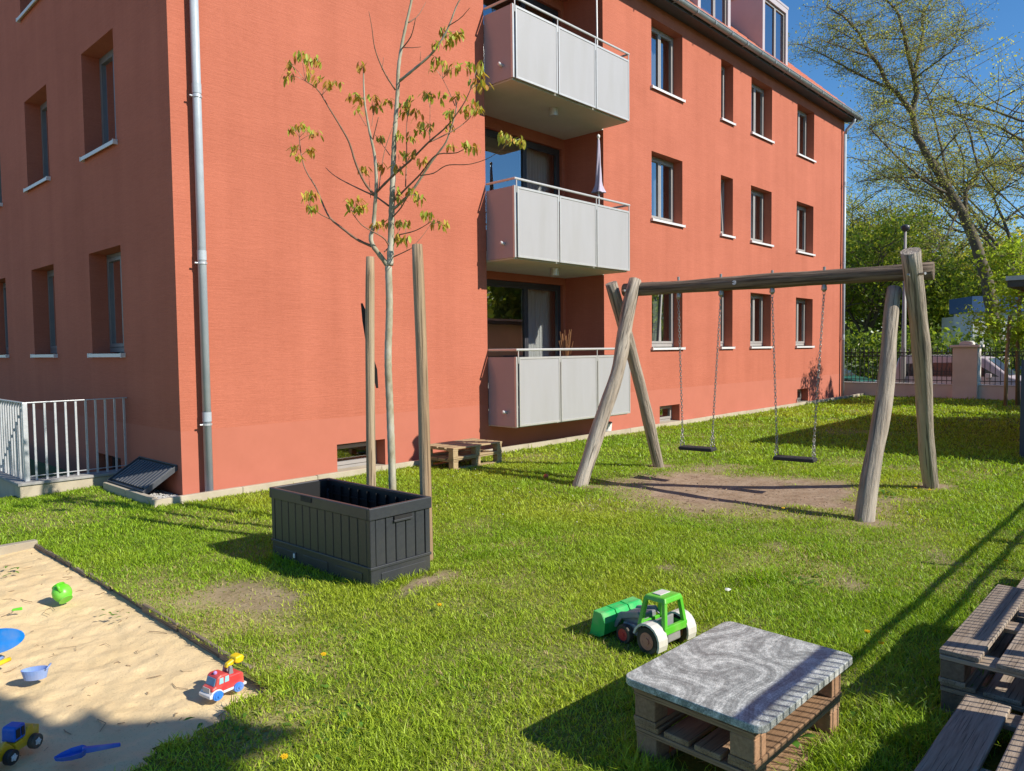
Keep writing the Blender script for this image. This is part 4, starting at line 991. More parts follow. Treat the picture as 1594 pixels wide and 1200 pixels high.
def wheel(parent, c, r, w_, axis, tyre, hub, hubr=.62):
    Mx = Matrix.Translation(c) @ (RY if axis == 'x' else RX)
    o = MB().lathe([(r*.72,-w_/2),(r*.94,-w_/2),(r,-w_*.36),(r,w_*.36),(r*.94,w_/2),(r*.72,w_/2)], 22, Mx).build('wheel', tyre, parent, smooth=False)
    h = MB()
    h.lathe([(r*hubr,-w_/2-.003),(r*hubr,w_/2+.003)], 18, Mx); h.lathe([(r*.25,-w_/2-.009),(r*.25,w_/2+.009)], 10, Mx)
    for k in range(5):
        a = 2*math.pi*k/5
        h.lathe([(r*.09,-w_/2-.0045),(r*.09,w_/2+.0045)], 6, Mx @ Matrix.Translation((r*.43*math.cos(a), r*.43*math.sin(a),0)))
    h.build('hub', hub, o); return o
# --- tractor with front loader
tp = gnd(1001,1023)
tr = thing('toy_tractor', 'green and grey toy tractor with green front loader bucket beside the stone table', 'toy tractor', (tp.x+.03, tp.y, 0), R_(-5)); tr.scale = (.9,.86,.93)
wheel(tr, (.035,.0,.082), .082, .06, 'x', G_tyre, G_pink); wheel(tr, (.335,.0,.082), .082, .06, 'x', G_tyre, G_pink)
wheel(tr, (.055,.215,.058), .058, .045, 'x', G_tyre, G_red); wheel(tr, (.315,.215,.058), .058, .045, 'x', G_tyre, G_red)
c = MB(); c.box(.085,-.045,.05,.285,.26,.115); c.prism([(-.075,.06),(-.045,.045),(-.045,.14),(-.07,.14)], .12,.25,'x'); c.build('chassis', G_gry, tr, bevel=.008)
c = MB(); c.hexa([(.11,.12,.115),(.26,.12,.115),(.25,.30,.10),(.12,.30,.10)],[(.12,.12,.185),(.25,.12,.185),(.24,.29,.155),(.13,.29,.155)]); c.build('bonnet', G_gry, tr, bevel=.01)
for xa, xb in ((-.005,.08),(.29,.375)):
    f = MB(); n_ = 10; pr = []
    for k in range(n_+1): a_ = R_(-25+190*k/n_); pr.append((.0+.105*math.cos(a_)*-1, .082+.105*math.sin(a_)))
    for k in range(n_, -1, -1): a_ = R_(-25+190*k/n_); pr.append((.0+.092*math.cos(a_)*-1, .082+.092*math.sin(a_)))
    for k in range(n_):
        f.hexa([(xa,*pr[k]),(xb,*pr[k]),(xb,*pr[2*n_+1-k]),(xa,*pr[2*n_+1-k])],[(xa,*pr[k+1]),(xb,*pr[k+1]),(xb,*pr[2*n_-k]),(xa,*pr[2*n_-k])])
    f.build('mudguard', G_pale, tr)
cb = MB(); zb, zt = .135, .295
bl_ = [(.085,-.075),(.285,-.075),(.285,.115),(.085,.115)]; tp_ = [(.108,-.055),(.262,-.055),(.262,.085),(.108,.085)]
for k in range(4):
    (ax, ay), (tx_, ty_) = bl_[k], tp_[k]; h = .014
    cb.hexa([(ax-h,ay-h,zb),(ax+h,ay-h,zb),(ax+h,ay+h,zb),(ax-h,ay+h,zb)],[(tx_-h,ty_-h,zt),(tx_+h,ty_-h,zt),(tx_+h,ty_+h,zt),(tx_-h,ty_+h,zt)])
cb.box(.071,-.089,.115,.299,-.062,.16); cb.box(.071,-.0615,.115,.095,.128,.15); cb.box(.275,-.0615,.115,.299,.128,.15); cb.box(.0955,.105,.115,.2745,.128,.15)
cb.build('cab', G_grn, tr, bevel=.004)
c = MB(); c.hexa([(.092,-.075,.290),(.278,-.075,.290),(.278,.105,.290),(.092,.105,.290)],[(.104,-.062,.322),(.266,-.062,.322),(.266,.09,.318),(.104,.09,.318)]); c.build('cab_roof', G_grn, tr, bevel=.008)
bx('roof_plate', G_pale, tr, .135,-.005,.3205,.235,.06,.326, bevel=.003)
c = MB(); c.box(.14,-.02,.115,.23,.05,.165); c.box(.14,-.035,.115,.23,-.02,.20); c.build('seat', G_gry, tr, bevel=.006)
for xx in (.095,.265):
    a_ = MB(); a_.prism([(.10,.16),(.14,.20),(.29,.165),(.345,.07),(.32,.06),(.27,.13),(.14,.165)], xx-.011, xx+.011, 'x'); a_.build('loader_arm', G_gry, tr, bevel=.004)
bk = MB(); pr = [(.425,.165),(.355,.157),(.325,.105),(.335,.035),(.375,.012),(.46,.01)]
inn_ = [(y_*1.0+.008, z_-.006) for y_, z_ in pr]
for k in range(len(pr)-1):
    bk.hexa([(-.01,*pr[k]),(.38,*pr[k]),(.38,pr[k][0]+.009,pr[k][1]-.004),(-.01,pr[k][0]+.009,pr[k][1]-.004)],[(-.01,*pr[k+1]),(.38,*pr[k+1]),(.38,pr[k+1][0]+.009,pr[k+1][1]+.004),(-.01,pr[k+1][0]+.009,pr[k+1][1]+.004)])
for xa in (-.012,.375): bk.prism(pr, xa, xa+.008, 'x')
for xa in (.115,.245): bk.prism([(pr[k][0]-.006, pr[k][1]+.004) for k in range(4)]+[(pr[k][0]+.004,pr[k][1]) for k in (3,2,1,0)], xa, xa+.01, 'x')
bk.build('bucket', G_grn2, tr)
# --- fire engine
fp = gnd(330,1089)
fe = thing('toy_fire_engine', 'small red toy fire engine with blue wheels and yellow ladder bucket on the sand', 'toy truck', (fp.x-.005, fp.y, -.018), R_(8)); fe.scale = (1,1,.82)
def pri(name, mat, prof, y0, y1, bevel=.006, par=fe): return MB().prism(prof, y0, y1, 'y').build(name, mat, par, bevel=bevel)
pri('body', G_rd, [(.012,.03),(.012,.072),(.03,.08),(.042,.128),(.058,.138),(.098,.135),(.112,.115),(.17,.112),(.186,.10),(.19,.03)], .006, .094, .008)
pri('bumper', G_white, [(-.004,.02),(-.004,.038),(.006,.045),(.07,.045),(.07,.025),(.012,.018)], .002, .098, .005)
pri('sill', G_white, [(.07,.025),(.07,.042),(.20,.04),(.20,.024)], .003, .097, .004)
pri('grille', plastic('toy_grille', (.55,.5,.47)), [(.006,.042),(.008,.075),(.0115,.075),(.0115,.042)], .022, .078, .002)
pri('windscreen', plastic('toy_windscreen', (.06,.22,.40)), [(.0265,.082),(.038,.122),(.041,.122),(.031,.082)], .016, .084, .001)
for x0 in (.048,.078): pri('side_window', G_win, [(x0,.088),(x0+.004,.122),(x0+.024,.122),(x0+.024,.088)], .0035, .0965, .001)
pri('wheel_arch', G_white, [(.036+.034*math.cos(R_(180*k/8)), .03+.034*math.sin(R_(180*k/8))) for k in range(9)], .0045, .0955, .002)
for x_ in (.038,.152):
    wheel(fe, (x_,.006,.028), .028, .02, 'y', G_wheelb, G_wheelb, .68); wheel(fe, (x_,.094,.028), .028, .02, 'y', G_wheelb, G_wheelb, .68)
MB().lathe([(.009,.136),(.009,.146),(.004,.152)], 12, Matrix.Translation((.058,.05,0))).build('beacon', plastic('toy_lilac',(.45,.3,.6)), fe)
pri('crane_post', G_gry, [(.112,.11),(.120,.16),(.134,.16),(.140,.11)], .02, .036, .004); pri('crane_post', G_gry, [(.112,.11),(.120,.16),(.134,.16),(.140,.11)], .064, .08, .004)
pri('crane_arm', G_yel, [(.11,.148),(.118,.172),(.165,.19),(.168,.165),(.13,.145)], .037, .063, .006)
pri('crane_bucket', G_yel, [(.150,.168),(.155,.20),(.19,.205),(.205,.19),(.198,.160),(.17,.155)], .022, .078, .008)
# --- wheel loader
lp = gnd(40,1172)
lo = thing('toy_loader', 'yellow toy wheel loader with blue cab in the shaded corner of the sandbox', 'toy loader', (lp.x-.03, lp.y+.06, -.02), R_(35)); lo.scale = (.85,.85,.85)
def prl(name, mat, prof, y0, y1, bevel=.006): return pri(name, mat, prof, y0, y1, bevel, lo)
for x_ in (-.075,.075):
    wheel(lo, (x_,-.055,.036), .036, .032, 'y', G_tyre, G_white, .4); wheel(lo, (x_,.055,.036), .036, .032, 'y', G_tyre, G_white, .4)
prl('front_frame', G_amb, [(-.115,.03),(-.125,.07),(-.10,.10),(-.06,.095),(-.03,.06),(-.03,.03)], -.036, .036)
prl('rear_body', G_amb, [(-.03,.03),(-.03,.075),(.03,.08),(.05,.12),(.085,.12),(.09,.095),(.125,.10),(.12,.04),(.09,.03)], -.04, .04)
prl('cab', G_blue, [(-.030,.08),(-.026,.143),(-.018,.152),(.036,.152),(.042,.143),(.042,.08)], -.036, .036, .006)
prl('cab_window', G_tyre, [(-.020,.095),(-.018,.138),(.006,.138),(.006,.095)], -.0395, .0395, .001); prl('cab_window', G_tyre, [(.014,.095),(.014,.138),(.032,.138),(.032,.095)], -.0395, .0395, .001)
for yy in (-.03,.02): prl('loader_arm', G_amb, [(-.06,.085),(-.07,.11),(-.16,.07),(-.17,.04),(-.155,.04)], yy, yy+.01, .003)
prl('bucket', G_white, [(-.165,.07),(-.20,.085),(-.215,.03),(-.20,.02),(-.15,.018),(-.16,.03)], -.07, .07, .004)
# --- blue shovel
h0, h1 = gnd(84,1188), gnd(188,1164)
v = h1-h0; sh = thing('toy_shovel', 'dark blue plastic toy shovel lying on shaded sand', 'toy shovel', (h0.x, h0.y, .004), math.atan2(v.y, v.x))
sc_ = MB(); n_ = 9; L_ = v.length
outl = [(0,.004),(.025,.025),(.06,.038),(.10,.036),(.115,.014)]
top = [Vector((x_, y_, .020+.012*(x_/.12))) for x_, y_ in outl]+[Vector((x_, -y_, .020+.012*(x_/.12))) for x_, y_ in reversed(outl)]
bot = [Vector((p.x*.92+.006, p.y*.72, .004)) for p in top]; inn2 = [Vector((p.x*.92+.006, p.y*.7, .010)) for p in top]; rim2 = [Vector((p.x*.97+.002, p.y*.9, p.z)) for p in top]
n_ = len(top); vs_ = bot+top+rim2+inn2; fs = [tuple(range(n_))] + [tuple(3*n_+k for k in range(n_))]
for a_ in range(3): fs += [(a_*n_+k, a_*n_+(k+1)%n_, (a_+1)*n_+(k+1)%n_, (a_+1)*n_+k) for k in range(n_)]
sc_.add(vs_, fs); sc_.build('blade', G_blue, sh, bevel=0)
hd = MB(); hd.hexa([(.10,-.016,.012),(L_,-.009,.004),(L_,.009,.004),(.10,.016,.012)],[(.10,-.012,.034),(L_,-.007,.018),(L_,.007,.018),(.10,.012,.034)]); hd.build('handle', G_blue, sh, bevel=.004)
# --- light blue boat mould
bo = gnd(57,1052); bt = thing('toy_boat_mould', 'pale blue oval sand mould on the sunlit sand', 'sand toy', (bo.x, bo.y, -.012), R_(-28))
def oval(a, b_, z, n_=24, nose=1.25): return [Vector((a*math.cos(2*math.pi*k/n_)*(nose if math.cos(2*math.pi*k/n_) < 0 else 1), b_*math.sin(2*math.pi*k/n_), z)) for k in range(n_)]
o1, o2, o3, o4 = oval(.045,.03,0), oval(.056,.038,.05), oval(.052,.034,.05), oval(.041,.027,.008); n_ = 24
q = MB(); q.add(o1+o2+o3+o4, [tuple(range(n_)), tuple(3*n_+k for k in range(n_))] + [(a_*n_+k, a_*n_+(k+1)%n_, (a_+1)*n_+(k+1)%n_, (a_+1)*n_+k) for a_ in range(3) for k in range(n_)]); q.build('hull', G_lbl, bt, smooth=False)
q = MB(); q.tube([(.05,-.03,.05),(.062,-.015,.062),(.062,.015,.062),(.05,.03,.05)], .004, 8); q.build('grip', G_lbl, bt, smooth=True)
# --- green watering ball
wp = gnd(97,934); wc = thing('toy_watering_can', 'lime green round plastic watering can tipped over on the sand', 'watering can', (wp.x, wp.y, .062))
wc.rotation_euler = (R_(-30), R_(38), R_(60)); wc.scale = (.82,.82,.82); wc.location.z = .05
MB().lathe([(.03,-.072),(.05,-.06),(.066,-.035),(.073,0),(.067,.033),(.055,.052),(.046,.060),(.05,.072),(.042,.073),(.038,.06),(.05,.03),(.055,0),(.03,-.05)], 26).build('body', G_lime, wc, smooth=True, recalc=False)
MB().tube([(.05,0,.055),(.095,0,.05),(.105,0,.0),(.066,0,-.03)], .007, 8).build('handle', G_lime, wc, smooth=True)
MB().tube([(-.06,0,-.02),(-.085,0,.01),(-.095,0,.045)], [.016,.012,.013], 10).build('spout', G_lime, wc, smooth=True)
MB().lathe([(.052,-.074),(.052,-.068)], 20).build('foot_ring', G_lime, wc)
# --- blue scoop/disc and yellow handle
bp_ = gnd(12,1016); bs = thing('toy_sand_scoop', 'big bright blue plastic scoop standing in the sand at the left edge', 'sand toy', (bp_.x-.05, bp_.y+.02, .0), R_(-35))
n_ = 28; oo = []
for k in range(n_):
    a_ = 2*math.pi*k/n_; rx = .15 if math.cos(a_) > 0 else .19; oo.append((rx*math.cos(a_), .075*math.sin(a_)*(1.0 if math.sin(a_) > 0 else .85)+.02*math.cos(a_)))
q = MB(); vs_ = [Vector((x_, -.004-.03*(1-(x_/.19)**2), z_+.075)) for x_, z_ in oo]+[Vector((x_, .004-.03*(1-(x_/.19)**2), z_+.075)) for x_, z_ in oo]
cc = len(vs_); vs_ += [Vector((0,-.06,.075)), Vector((0,-.05,.075))]
vs_[cc] = Vector((0,-.036,.075)); vs_[cc+1] = Vector((0,-.028,.075))
q.add(vs_, [(k,(k+1)%n_,cc) for k in range(n_)]+[(n_+(k+1)%n_,n_+k,cc+1) for k in range(n_)]+[(k,n_+k,n_+(k+1)%n_,(k+1)%n_) for k in range(n_)]); q.build('scoop', G_sky, bs, smooth=False)
q = MB(); q.tube([(-.1,-.02,.03),(-.22,-.03,.035)], .013, 10); q.build('handle', G_sky, bs, smooth=True)
yp = gnd(4,1034); yh = thing('toy_spade_handle', 'yellow plastic handle lying in the sand at the left edge', 'sand toy', (yp.x, yp.y, .0), R_(10))
MB().tube([(-.16,-.06,.012),(0,0,.012),(.04,.012,.012)], [.013,.013,.012], 10).build('handle', G_yel, yh, smooth=True)
MB().tube([(-.16,-.02,.02),(-.01,.035,.02),(.02,.045,.02)], [.01,.01,.009], 8).build('blue_grip', G_lbl, yh, smooth=True)
gp = gnd(27,950); MBq = MB(); MBq.hexa([(-.03,-.008,0),(.03,-.006,0),(.03,.006,0),(-.03,.008,0)],[(-.028,-.006,.012),(.028,-.004,.02),(.028,.004,.02),(-.028,.006,.012)])
q = MBq.build('toy_rake_piece', G_lime, None, bevel=.003); q.location = (gp.x,gp.y,.0); q.rotation_euler = (0,0,R_(-35)); tag(q, 'small lime green plastic piece half buried in the sand', 'sand toy')

# ================================================================== BALCONY ITEMS AND WALL BUCKET
pp = ony(932,300,8.15); par = thing('folded_parasol', 'folded lilac parasol standing on the middle balcony', 'parasol', (pp.x, 8.15, SLB[1]+.16))
zt_ = ony(928,213,8.15).z-(SLB[1]+.16); zb_ = ony(932,300,8.15).z-(SLB[1]+.16)
MB().tube([(0,0,0),(0,0,zt_)], .018, 10).build('pole', M_alu, par, smooth=True)
cn = MB(); n_ = 24; vs_ = []; lev = 14
for i in range(lev+1):
    t = i/lev; z_ = zt_-.04-(zt_-.04-zb_)*t; rr = .022+.036*t**.8+(.055*max(0,(t-.82)/.18)**1.5)
    for k in range(n_):
        a_ = 2*math.pi*k/n_; f = 1+.28*math.sin(a_*4+t*5)*min(1,t*2); vs_.append((rr*f*math.cos(a_), rr*f*math.sin(a_), z_))
cn.add(vs_, [(i*n_+k, i*n_+(k+1)%n_, (i+1)*n_+(k+1)%n_, (i+1)*n_+k) for i in range(lev) for k in range(n_)])
cn.build('canopy', pm('lilac_cloth', (.42,.37,.46),(.5,.45,.54),5,.9), par, smooth=True, recalc=False)
MB().lathe([(.012,zt_-.02),(.03,zt_+.01),(.028,zt_+.04),(.008,zt_+.06)], 12).build('finial', M_white, par, smooth=True)
bx('foot', M_frame_d, par, -.2,-.2,0,.2,.2,.06, bevel=.01)
pl2 = thing('balcony_pole', 'thin pale pole standing on the top balcony', 'pole', (ony(930,75,8.1).x, 8.1, SLB[2]+.16)); MB().tube([(0,0,.02),(-.02,0,2.3)], .015, 8).build('shaft', M_white, pl2, smooth=True); bx('foot', M_frame_d, pl2, -.15,-.15,0,.15,.15,.03, bevel=.01)
dpz = ony(885,556,8.05); dp = thing('dried_plant', 'dried brown plant in a pot on the lowest balcony', 'plant', (dpz.x, 8.10, SLB[0]+.16))
MB().lathe([(.09,0),(.12,.80),(.125,.80),(.11,.78)], 14).build('pot', pm('terracotta',(.30,.12,.06),(.36,.15,.08),8,.8), dp)
dm_ = pm('dry_stems', (.34,.16,.06),(.26,.12,.05),20,.9); q = MB()
for k in range(46):
    a_ = rnd.random()*6.28; r_ = rnd.uniform(.02,.13); h = rnd.uniform(.28,.62); q.tube([(r_*.3*math.cos(a_),r_*.3*math.sin(a_),.78),(r_*.8*math.cos(a_),r_*.8*math.sin(a_),.78+h*.6),(r_*1.1*math.cos(a_),r_*1.1*math.sin(a_),.78+h)], [.004,.004,.006], 4)
q.build('stems', dm_, dp, recalc=False)
wb = ony(944,672,8.36); vb = thing('vent_bucket', 'white bucket with a dark lid against the wall behind the swing post', 'bucket', (wb.x, 8.36, .0))
MB().lathe([(.09,0),(.105,.20),(.11,.20),(.11,.215)], 20).build('tub', M_white, vb); MB().lathe([(.112,.216),(.112,.24),(.09,.25)], 20).build('lid', M_frame_d, vb)

# ================================================================== STREET SIDE: WALL, RAILINGS, CARS, LAMP
FX = 25.8
M_sw = pm('street_wall_render', (0.64,0.59,0.51),(0.70,0.65,0.57),3,.9,.1,c3=(.56,.51,.44),scale3=1)
w_ = thing('street_wall', 'low pinkish rendered wall below the street railings', 'wall', (FX,2,0))
bx('wall_body', M_sw, w_, 0,-9,-.5,.24,8,.40); bx('wall_top', M_sw, w_, -.02,-9,.402,.26,8,.44, bevel=.01)
pc = ony(1503,600,5.0); pil = thing('gate_pillar', 'pale rendered square pillar with domed cap in the street wall', 'pillar', (FX-.06, onx(1503,600,FX).y, 0))
bx('shaft', M_sw, pil, -.08,-.33,-.4,.42,.33,1.56, bevel=.01); bx('cap', M_sw, pil, -.15,-.40,1.562,.49,.40,1.64, bevel=.015)
q = MB(); n_ = 8; q.prism([(-.19*math.cos(math.pi*k/n_)*1, 1.641+.12*math.sin(math.pi*k/n_)**.6) for k in range(n_+1)], .02,.32,'x'); q.build('cap_dome', M_sw, pil, bevel=.02)
M_iron = pm('black_iron', (0.02,0.021,0.023),(.035,.035,.036),12,.5)
def railing(y0, y1, label):
    o = thing('iron_railing', label, 'railing', (FX+.12, y0, .44), group='iron railings on the street wall'); L_ = y1-y0
    q = MB(); 
    for z_ in (.10,.86,.98): q.box(-.012,0,z_-.012,.012,L_,z_+.012)
    q.build('rails', M_iron, o)
    n_ = int(L_/.135); me = None
    b = MB(); b.box(-.009,-.009,0,.009,.009,1.05); b.hexa([(-.018,-.018,1.05),(.018,-.018,1.05),(.018,.018,1.05),(-.018,.018,1.05)],[(-.002,-.002,1.15),(.002,-.002,1.15),(.002,.002,1.15),(-.002,.002,1.15)]); me = b.mesh('bar', M_iron)
    rg = MB(); rg.tube([(0,.045*math.cos(2*math.pi*k/10),.92+.045*math.sin(2*math.pi*k/10)) for k in range(11)], .007, 4, cap=False); mr = rg.mesh('ring', M_iron)
    for k in range(n_):
        a_ = link('bar', me, o); a_.location = (0,.05+k*.135,0)
        a_ = link('ring', mr, o); a_.location = (0,.1175+k*.135,0)
yp_ = onx(1503,600,FX).y
railing(yp_+.35, 9.6, 'black iron railing with ringed bars between the red building and the pillar')
railing(-2.0, yp_-.35, 'black iron railing with ringed bars right of the pillar')
# cars
def car(label, loc, rz, paint, L_=4.2, W_=1.72, H_=1.62, van=True, name='parked_car'):
    o = thing(name, label, 'car', loc, rz); h = H_
    if van: side = [(-L_/2,.32),(-L_/2-.02,.75),(-L_/2+.06,1.0),(-L_/2+.22,h-.06),(-L_/2+.45,h),(.35,h-.01),(.75,h-.09),(1.45,1.02),(L_/2-.12,.86),(L_/2,.62),(L_/2,.32)]
    else: side = [(-L_/2,.30),(-L_/2,.72),(-L_/2+.1,.88),(-L_/2+.75,.95),(-L_/2+1.15,h-.04),(-.1,h),(.45,h-.05),(1.05,.92),(L_/2-.25,.78),(L_/2,.58),(L_/2,.30)]
    mb_ = MB(); n_ = len(side); secs = [(-W_/2,.93),(-W_/2+.07,1.0),(W_/2-.07,1.0),(W_/2,.93)]
    vs_ = []
    for yy, s in secs:
        for (x_, z_) in side:
            inset = max(0, (z_-.95))*.16
            vs_.append((x_*(.985 if s < 1 else 1), (yy-math.copysign(inset,yy)), .32+(z_-.32)*(.985 if s < 1 else 1)))
    fs = [tuple(range(n_-1,-1,-1)), tuple(3*n_+k for k in range(n_))]
    for i in range(3): fs += [(i*n_+k, i*n_+(k+1)%n_, (i+1)*n_+(k+1)%n_, (i+1)*n_+k) for k in range(n_)]
    mb_.add(vs_, fs); mb_.build('body', paint, o, bevel=.05, seg=3, smooth=True)
    g_ = M_carglass
    sx = 1
    if van: wins = [[(-1.75,1.0),(-1.66,1.42),(-1.05,1.46),(-1.05,1.0)],[(-.95,1.0),(-.95,1.46),(-.1,1.47),(-.1,1.0)],[(0,1.0),(0,1.47),(.5,1.42),(1.15,1.02)]]
    else: wins = [[(-.9,.95),(-.62,h-.14),(-.2,h-.11),(-.2,.95)],[(-.12,.95),(-.12,h-.11),(.36,h-.14),(.85,.94)]]
    for s in (-1,1):
        for wq in wins:
            q = MB()
            def yy_(z_): return s*(W_/2+.004-max(0,(z_-.95))*.16)
            q.add([(x_, yy_(z_), z_) for x_, z_ in wq]+[(x_, yy_(z_)-s*.02, z_) for x_, z_ in wq], [(0,1,2,3),(7,6,5,4),(0,4,5,1),(1,5,6,2),(2,6,7,3),(3,7,4,0)]); q.build('side_window', g_, o)
        hl = MB(); hl.box(L_/2-.22, s*(W_/2-.28)-.14, .62, L_/2+.015, s*(W_/2-.28)+.14, .76); hl.build('headlight', M_lamp, o, bevel=.04)
        tl_ = MB(); tl_.box(-L_/2-.025, s*(W_/2-.11)-.075, .78, -L_/2+.14, s*(W_/2-.11)+.075, 1.12); tl_.build('tail_light', M_tail, o, bevel=.03)
        for x_ in (-L_/2+.75, L_/2-.8):
            Mx = Matrix.Translation((x_, s*(W_/2-.1), .31)) @ RX
            wo = MB().lathe([(.2,-.1),(.30,-.1),(.31,-.08),(.31,.08),(.30,.1),(.2,.1)], 24, Mx).build('wheel', M_rubber, o); MB().lathe([(.19,-.105),(.19,.105)], 16, Mx).build('rim', M_galv, wo)
        mr_ = MB(); mr_.box(.78 if van else .62, s*(W_/2+.09)-.08, .98, .95 if van else .78, s*(W_/2+.09)+.08, 1.12); mr_.build('mirror', paint, o, bevel=.03)
    ws = MB(); a0 = (.75,h-.09) if van else (.45,h-.05); a1 = (1.45,1.02) if van else (1.05,.92)
    def wp_(t, y_): return (a0[0]+(a1[0]-a0[0])*t+.012, y_, a0[1]+(a1[1]-a0[1])*t+.012)
    ws.add([wp_(.06,-.62),wp_(.06,.62),wp_(.95,.72),wp_(.95,-.72)], [(0,1,2,3)]); ws.build('windscreen', g_, o, recalc=False)
    rw = MB(); q0 = side[2]; q1 = side[3] if van else side[4]; q0 = q0 if van else side[3]
    rw.add([(q0[0]+(q1[0]-q0[0])*t-.03, y_, q0[1]+(q1[1]-q0[1])*t+(.0 if van else .02)) for t, y_ in ((.12,-.64),(.12,.64),(.85,.56),(.85,-.56))], [(0,1,2,3)]); rw.build('rear_window', g_, o, recalc=False)
    return o
M_carglass = pm('car_glass', (0.03,0.035,0.04), None, rough=.05, spec=.8); M_lamp = pm('headlamp', (.7,.72,.74), None, rough=.15); M_tail = pm('tail_lamp', (.5,.03,.03), None, rough=.2)
pk = pm('pale_rose_paint', (.50,.42,.42), (.52,.44,.44), 2, .3, metal=.15, spec=.6); gn = pm('dark_green_paint', (.02,.10,.08), (.025,.12,.09), 2, .25, spec=.6)
cy0 = onx(1400,570,29.0).y; 
car('pale rose silver van parked behind the street railings', (29.0, cy0-2.05, -.42), R_(-90), pk, 4.2, 1.72, 1.72, True)
cy1 = onx(1365,590,29.0).y
car('dark green car parked beside the far corner of the red building', (29.0, cy1+2.0, -.42), R_(-90), gn, 4.0, 1.66, 1.38, False)
lm = thing('street_lamp', 'tall grey street lamp post behind the railings', 'street lamp', (28.0, onx(1406,590,28.0).y, -.35))
MB().tube([(0,0,0),(0,0,2),(0,0,5.95)], [.085,.075,.04], 14).build('post', M_frame, lm, smooth=True); MB().lathe([(.04,5.9),(.13,5.97),(.15,6.08),(.05,6.14)], 16).build('lantern', M_frame_d, lm, smooth=True)
# far white building
fb = thing('white_building', 'white low building with a blue roof band beyond the street', 'building', (43.3,onx(1472,520,43).y-1.15,-.4), R_(35))
M_wh = pm('white_render', (.62,.63,.62),(.68,.69,.68),2,.85); M_bl = pm('blue_fascia', (.03,.09,.22),(.04,.11,.26),3,.5)
zf0 = onx(1472,487,43).z+.4; zf1 = onx(1472,463,43).z+.4
bx('wall', M_wh, fb, 0,-1.75,0,2.2,0,zf0); bx('rear_wall', M_wh, fb, 1.4,-14,0,8,-1.76,zf0); bx('fascia', M_bl, fb, -.2,-14,zf0+.003,2.4,.15,zf1)
for k in range(4):
    q = bx('window', M_carglass, fb, 1.34,-5.0-k*3,.9,1.39,-2.2-k*3,zf0-.5); bx('window_bar', M_wh, q, 1.31,-3.65-k*3,.9,1.338,-3.55-k*3,zf0-.5); bx('window_bar', M_wh, q, 1.31,-5.0-k*3,1.7,1.338,-3.66-k*3,1.78)
bx('lower_panel', M_bl, fb, 1.33,-14,.0,1.398,-1.77,.88)

# ================================================================== GARAGE (right, mostly outside the frame) and fences
gx, gy, gz = 13.2, 2.2, 2.62
ga = thing('garage', 'pale rendered flat roofed garage with dark roof edge at the right edge', 'garage', (gx, gy, 0))
bx('wall', M_sw, ga, .55,-6,-.2,6.2,-.5,gz-.12); bx('roof_slab', pm('roof_felt', (.05,.05,.052),(.07,.07,.07),6,.9), ga, 0.02,-6.3,gz-.118,6.6,-.02,gz+.02); bx('roof_edge', M_gutter, ga, 0,-6.32,gz-.02,6.62,0,gz+.045)
bx('vent_grille', M_frame_d, ga, .545,-2.2,1.9,.549,-1.95,2.2)
mf = thing('panel_fence', 'dark blue steel mesh fence panel beside the garage at the right edge', 'fence', (12.86,1.90,0)); M_bsteel = pm('blue_grey_steel', (.025,.04,.07),(.035,.05,.085),6,.45)
bx('post', M_bsteel, mf, 0,-.03,-.2,.06,.03,1.42); 
q = MB()
for k in range(40): q.box(.02,-.08-k*.05,.05,.026,-.074-k*.05,1.38)
for k in range(8): q.box(.026,-2.05,.1+k*.18,.034,-.03,.108+k*.18)
q.build('wire_mesh', M_bsteel, mf); bx('post', M_bsteel, mf, 0,-2.08,-.2,.06,-2.02,1.42)
FY = -.30
def near_fence(x0, x1, h, label, rails, posts, solid=None):
    o = thing('garden_fence', label, 'fence', (x0, FY, 0), group='steel mesh fence behind the photographer'); L_ = x1-x0
    q = MB()
    for z_, r_ in rails: q.tube([(0,0,z_),(L_,0,z_)], r_, 8)
    q.build('rails', M_bsteel, o)
    q = MB(); n_ = int(L_/.05)
    for k in range(n_): q.box(.02+k*.05,-.004,.06,.028+k*.05,.004,rails[0][0])
    q.build('wires', M_bsteel, o)
    for xp, hp, wp2 in posts: bx('post', M_bsteel, o, xp-x0-wp2/2, -.05, 0, xp-x0+wp2/2, -.008, hp)
    if solid:  # unseen boards added to shade the near pallet, gap for a lit strip
        bx('board', M_planky, o, solid[0]-x0, .006, .05, solid[1]-x0, .03, .70); bx('board', M_planky, o, solid[0]-x0, .006, .745, solid[1]-x0, .03, solid[2])
near_fence(1.5, 4.15, 1.43, 'taller steel mesh gate with added lower shade boards behind the photographer', [(1.43,.022),(1.2,.018),(.1,.015)], [(1.55,1.45,.06),(4.1,1.45,.06)], (2.3,3.72,.92))
near_fence(4.2, 13.0, 1.2, 'lower steel mesh fence running along the right side behind the photographer', [(1.21,.018),(1.06,.018),(.1,.015)], [(5.2,1.08,.08),(6.75,1.40,.03),(7.7,1.27,.08),(10.2,1.27,.06),(12.7,1.27,.06)])
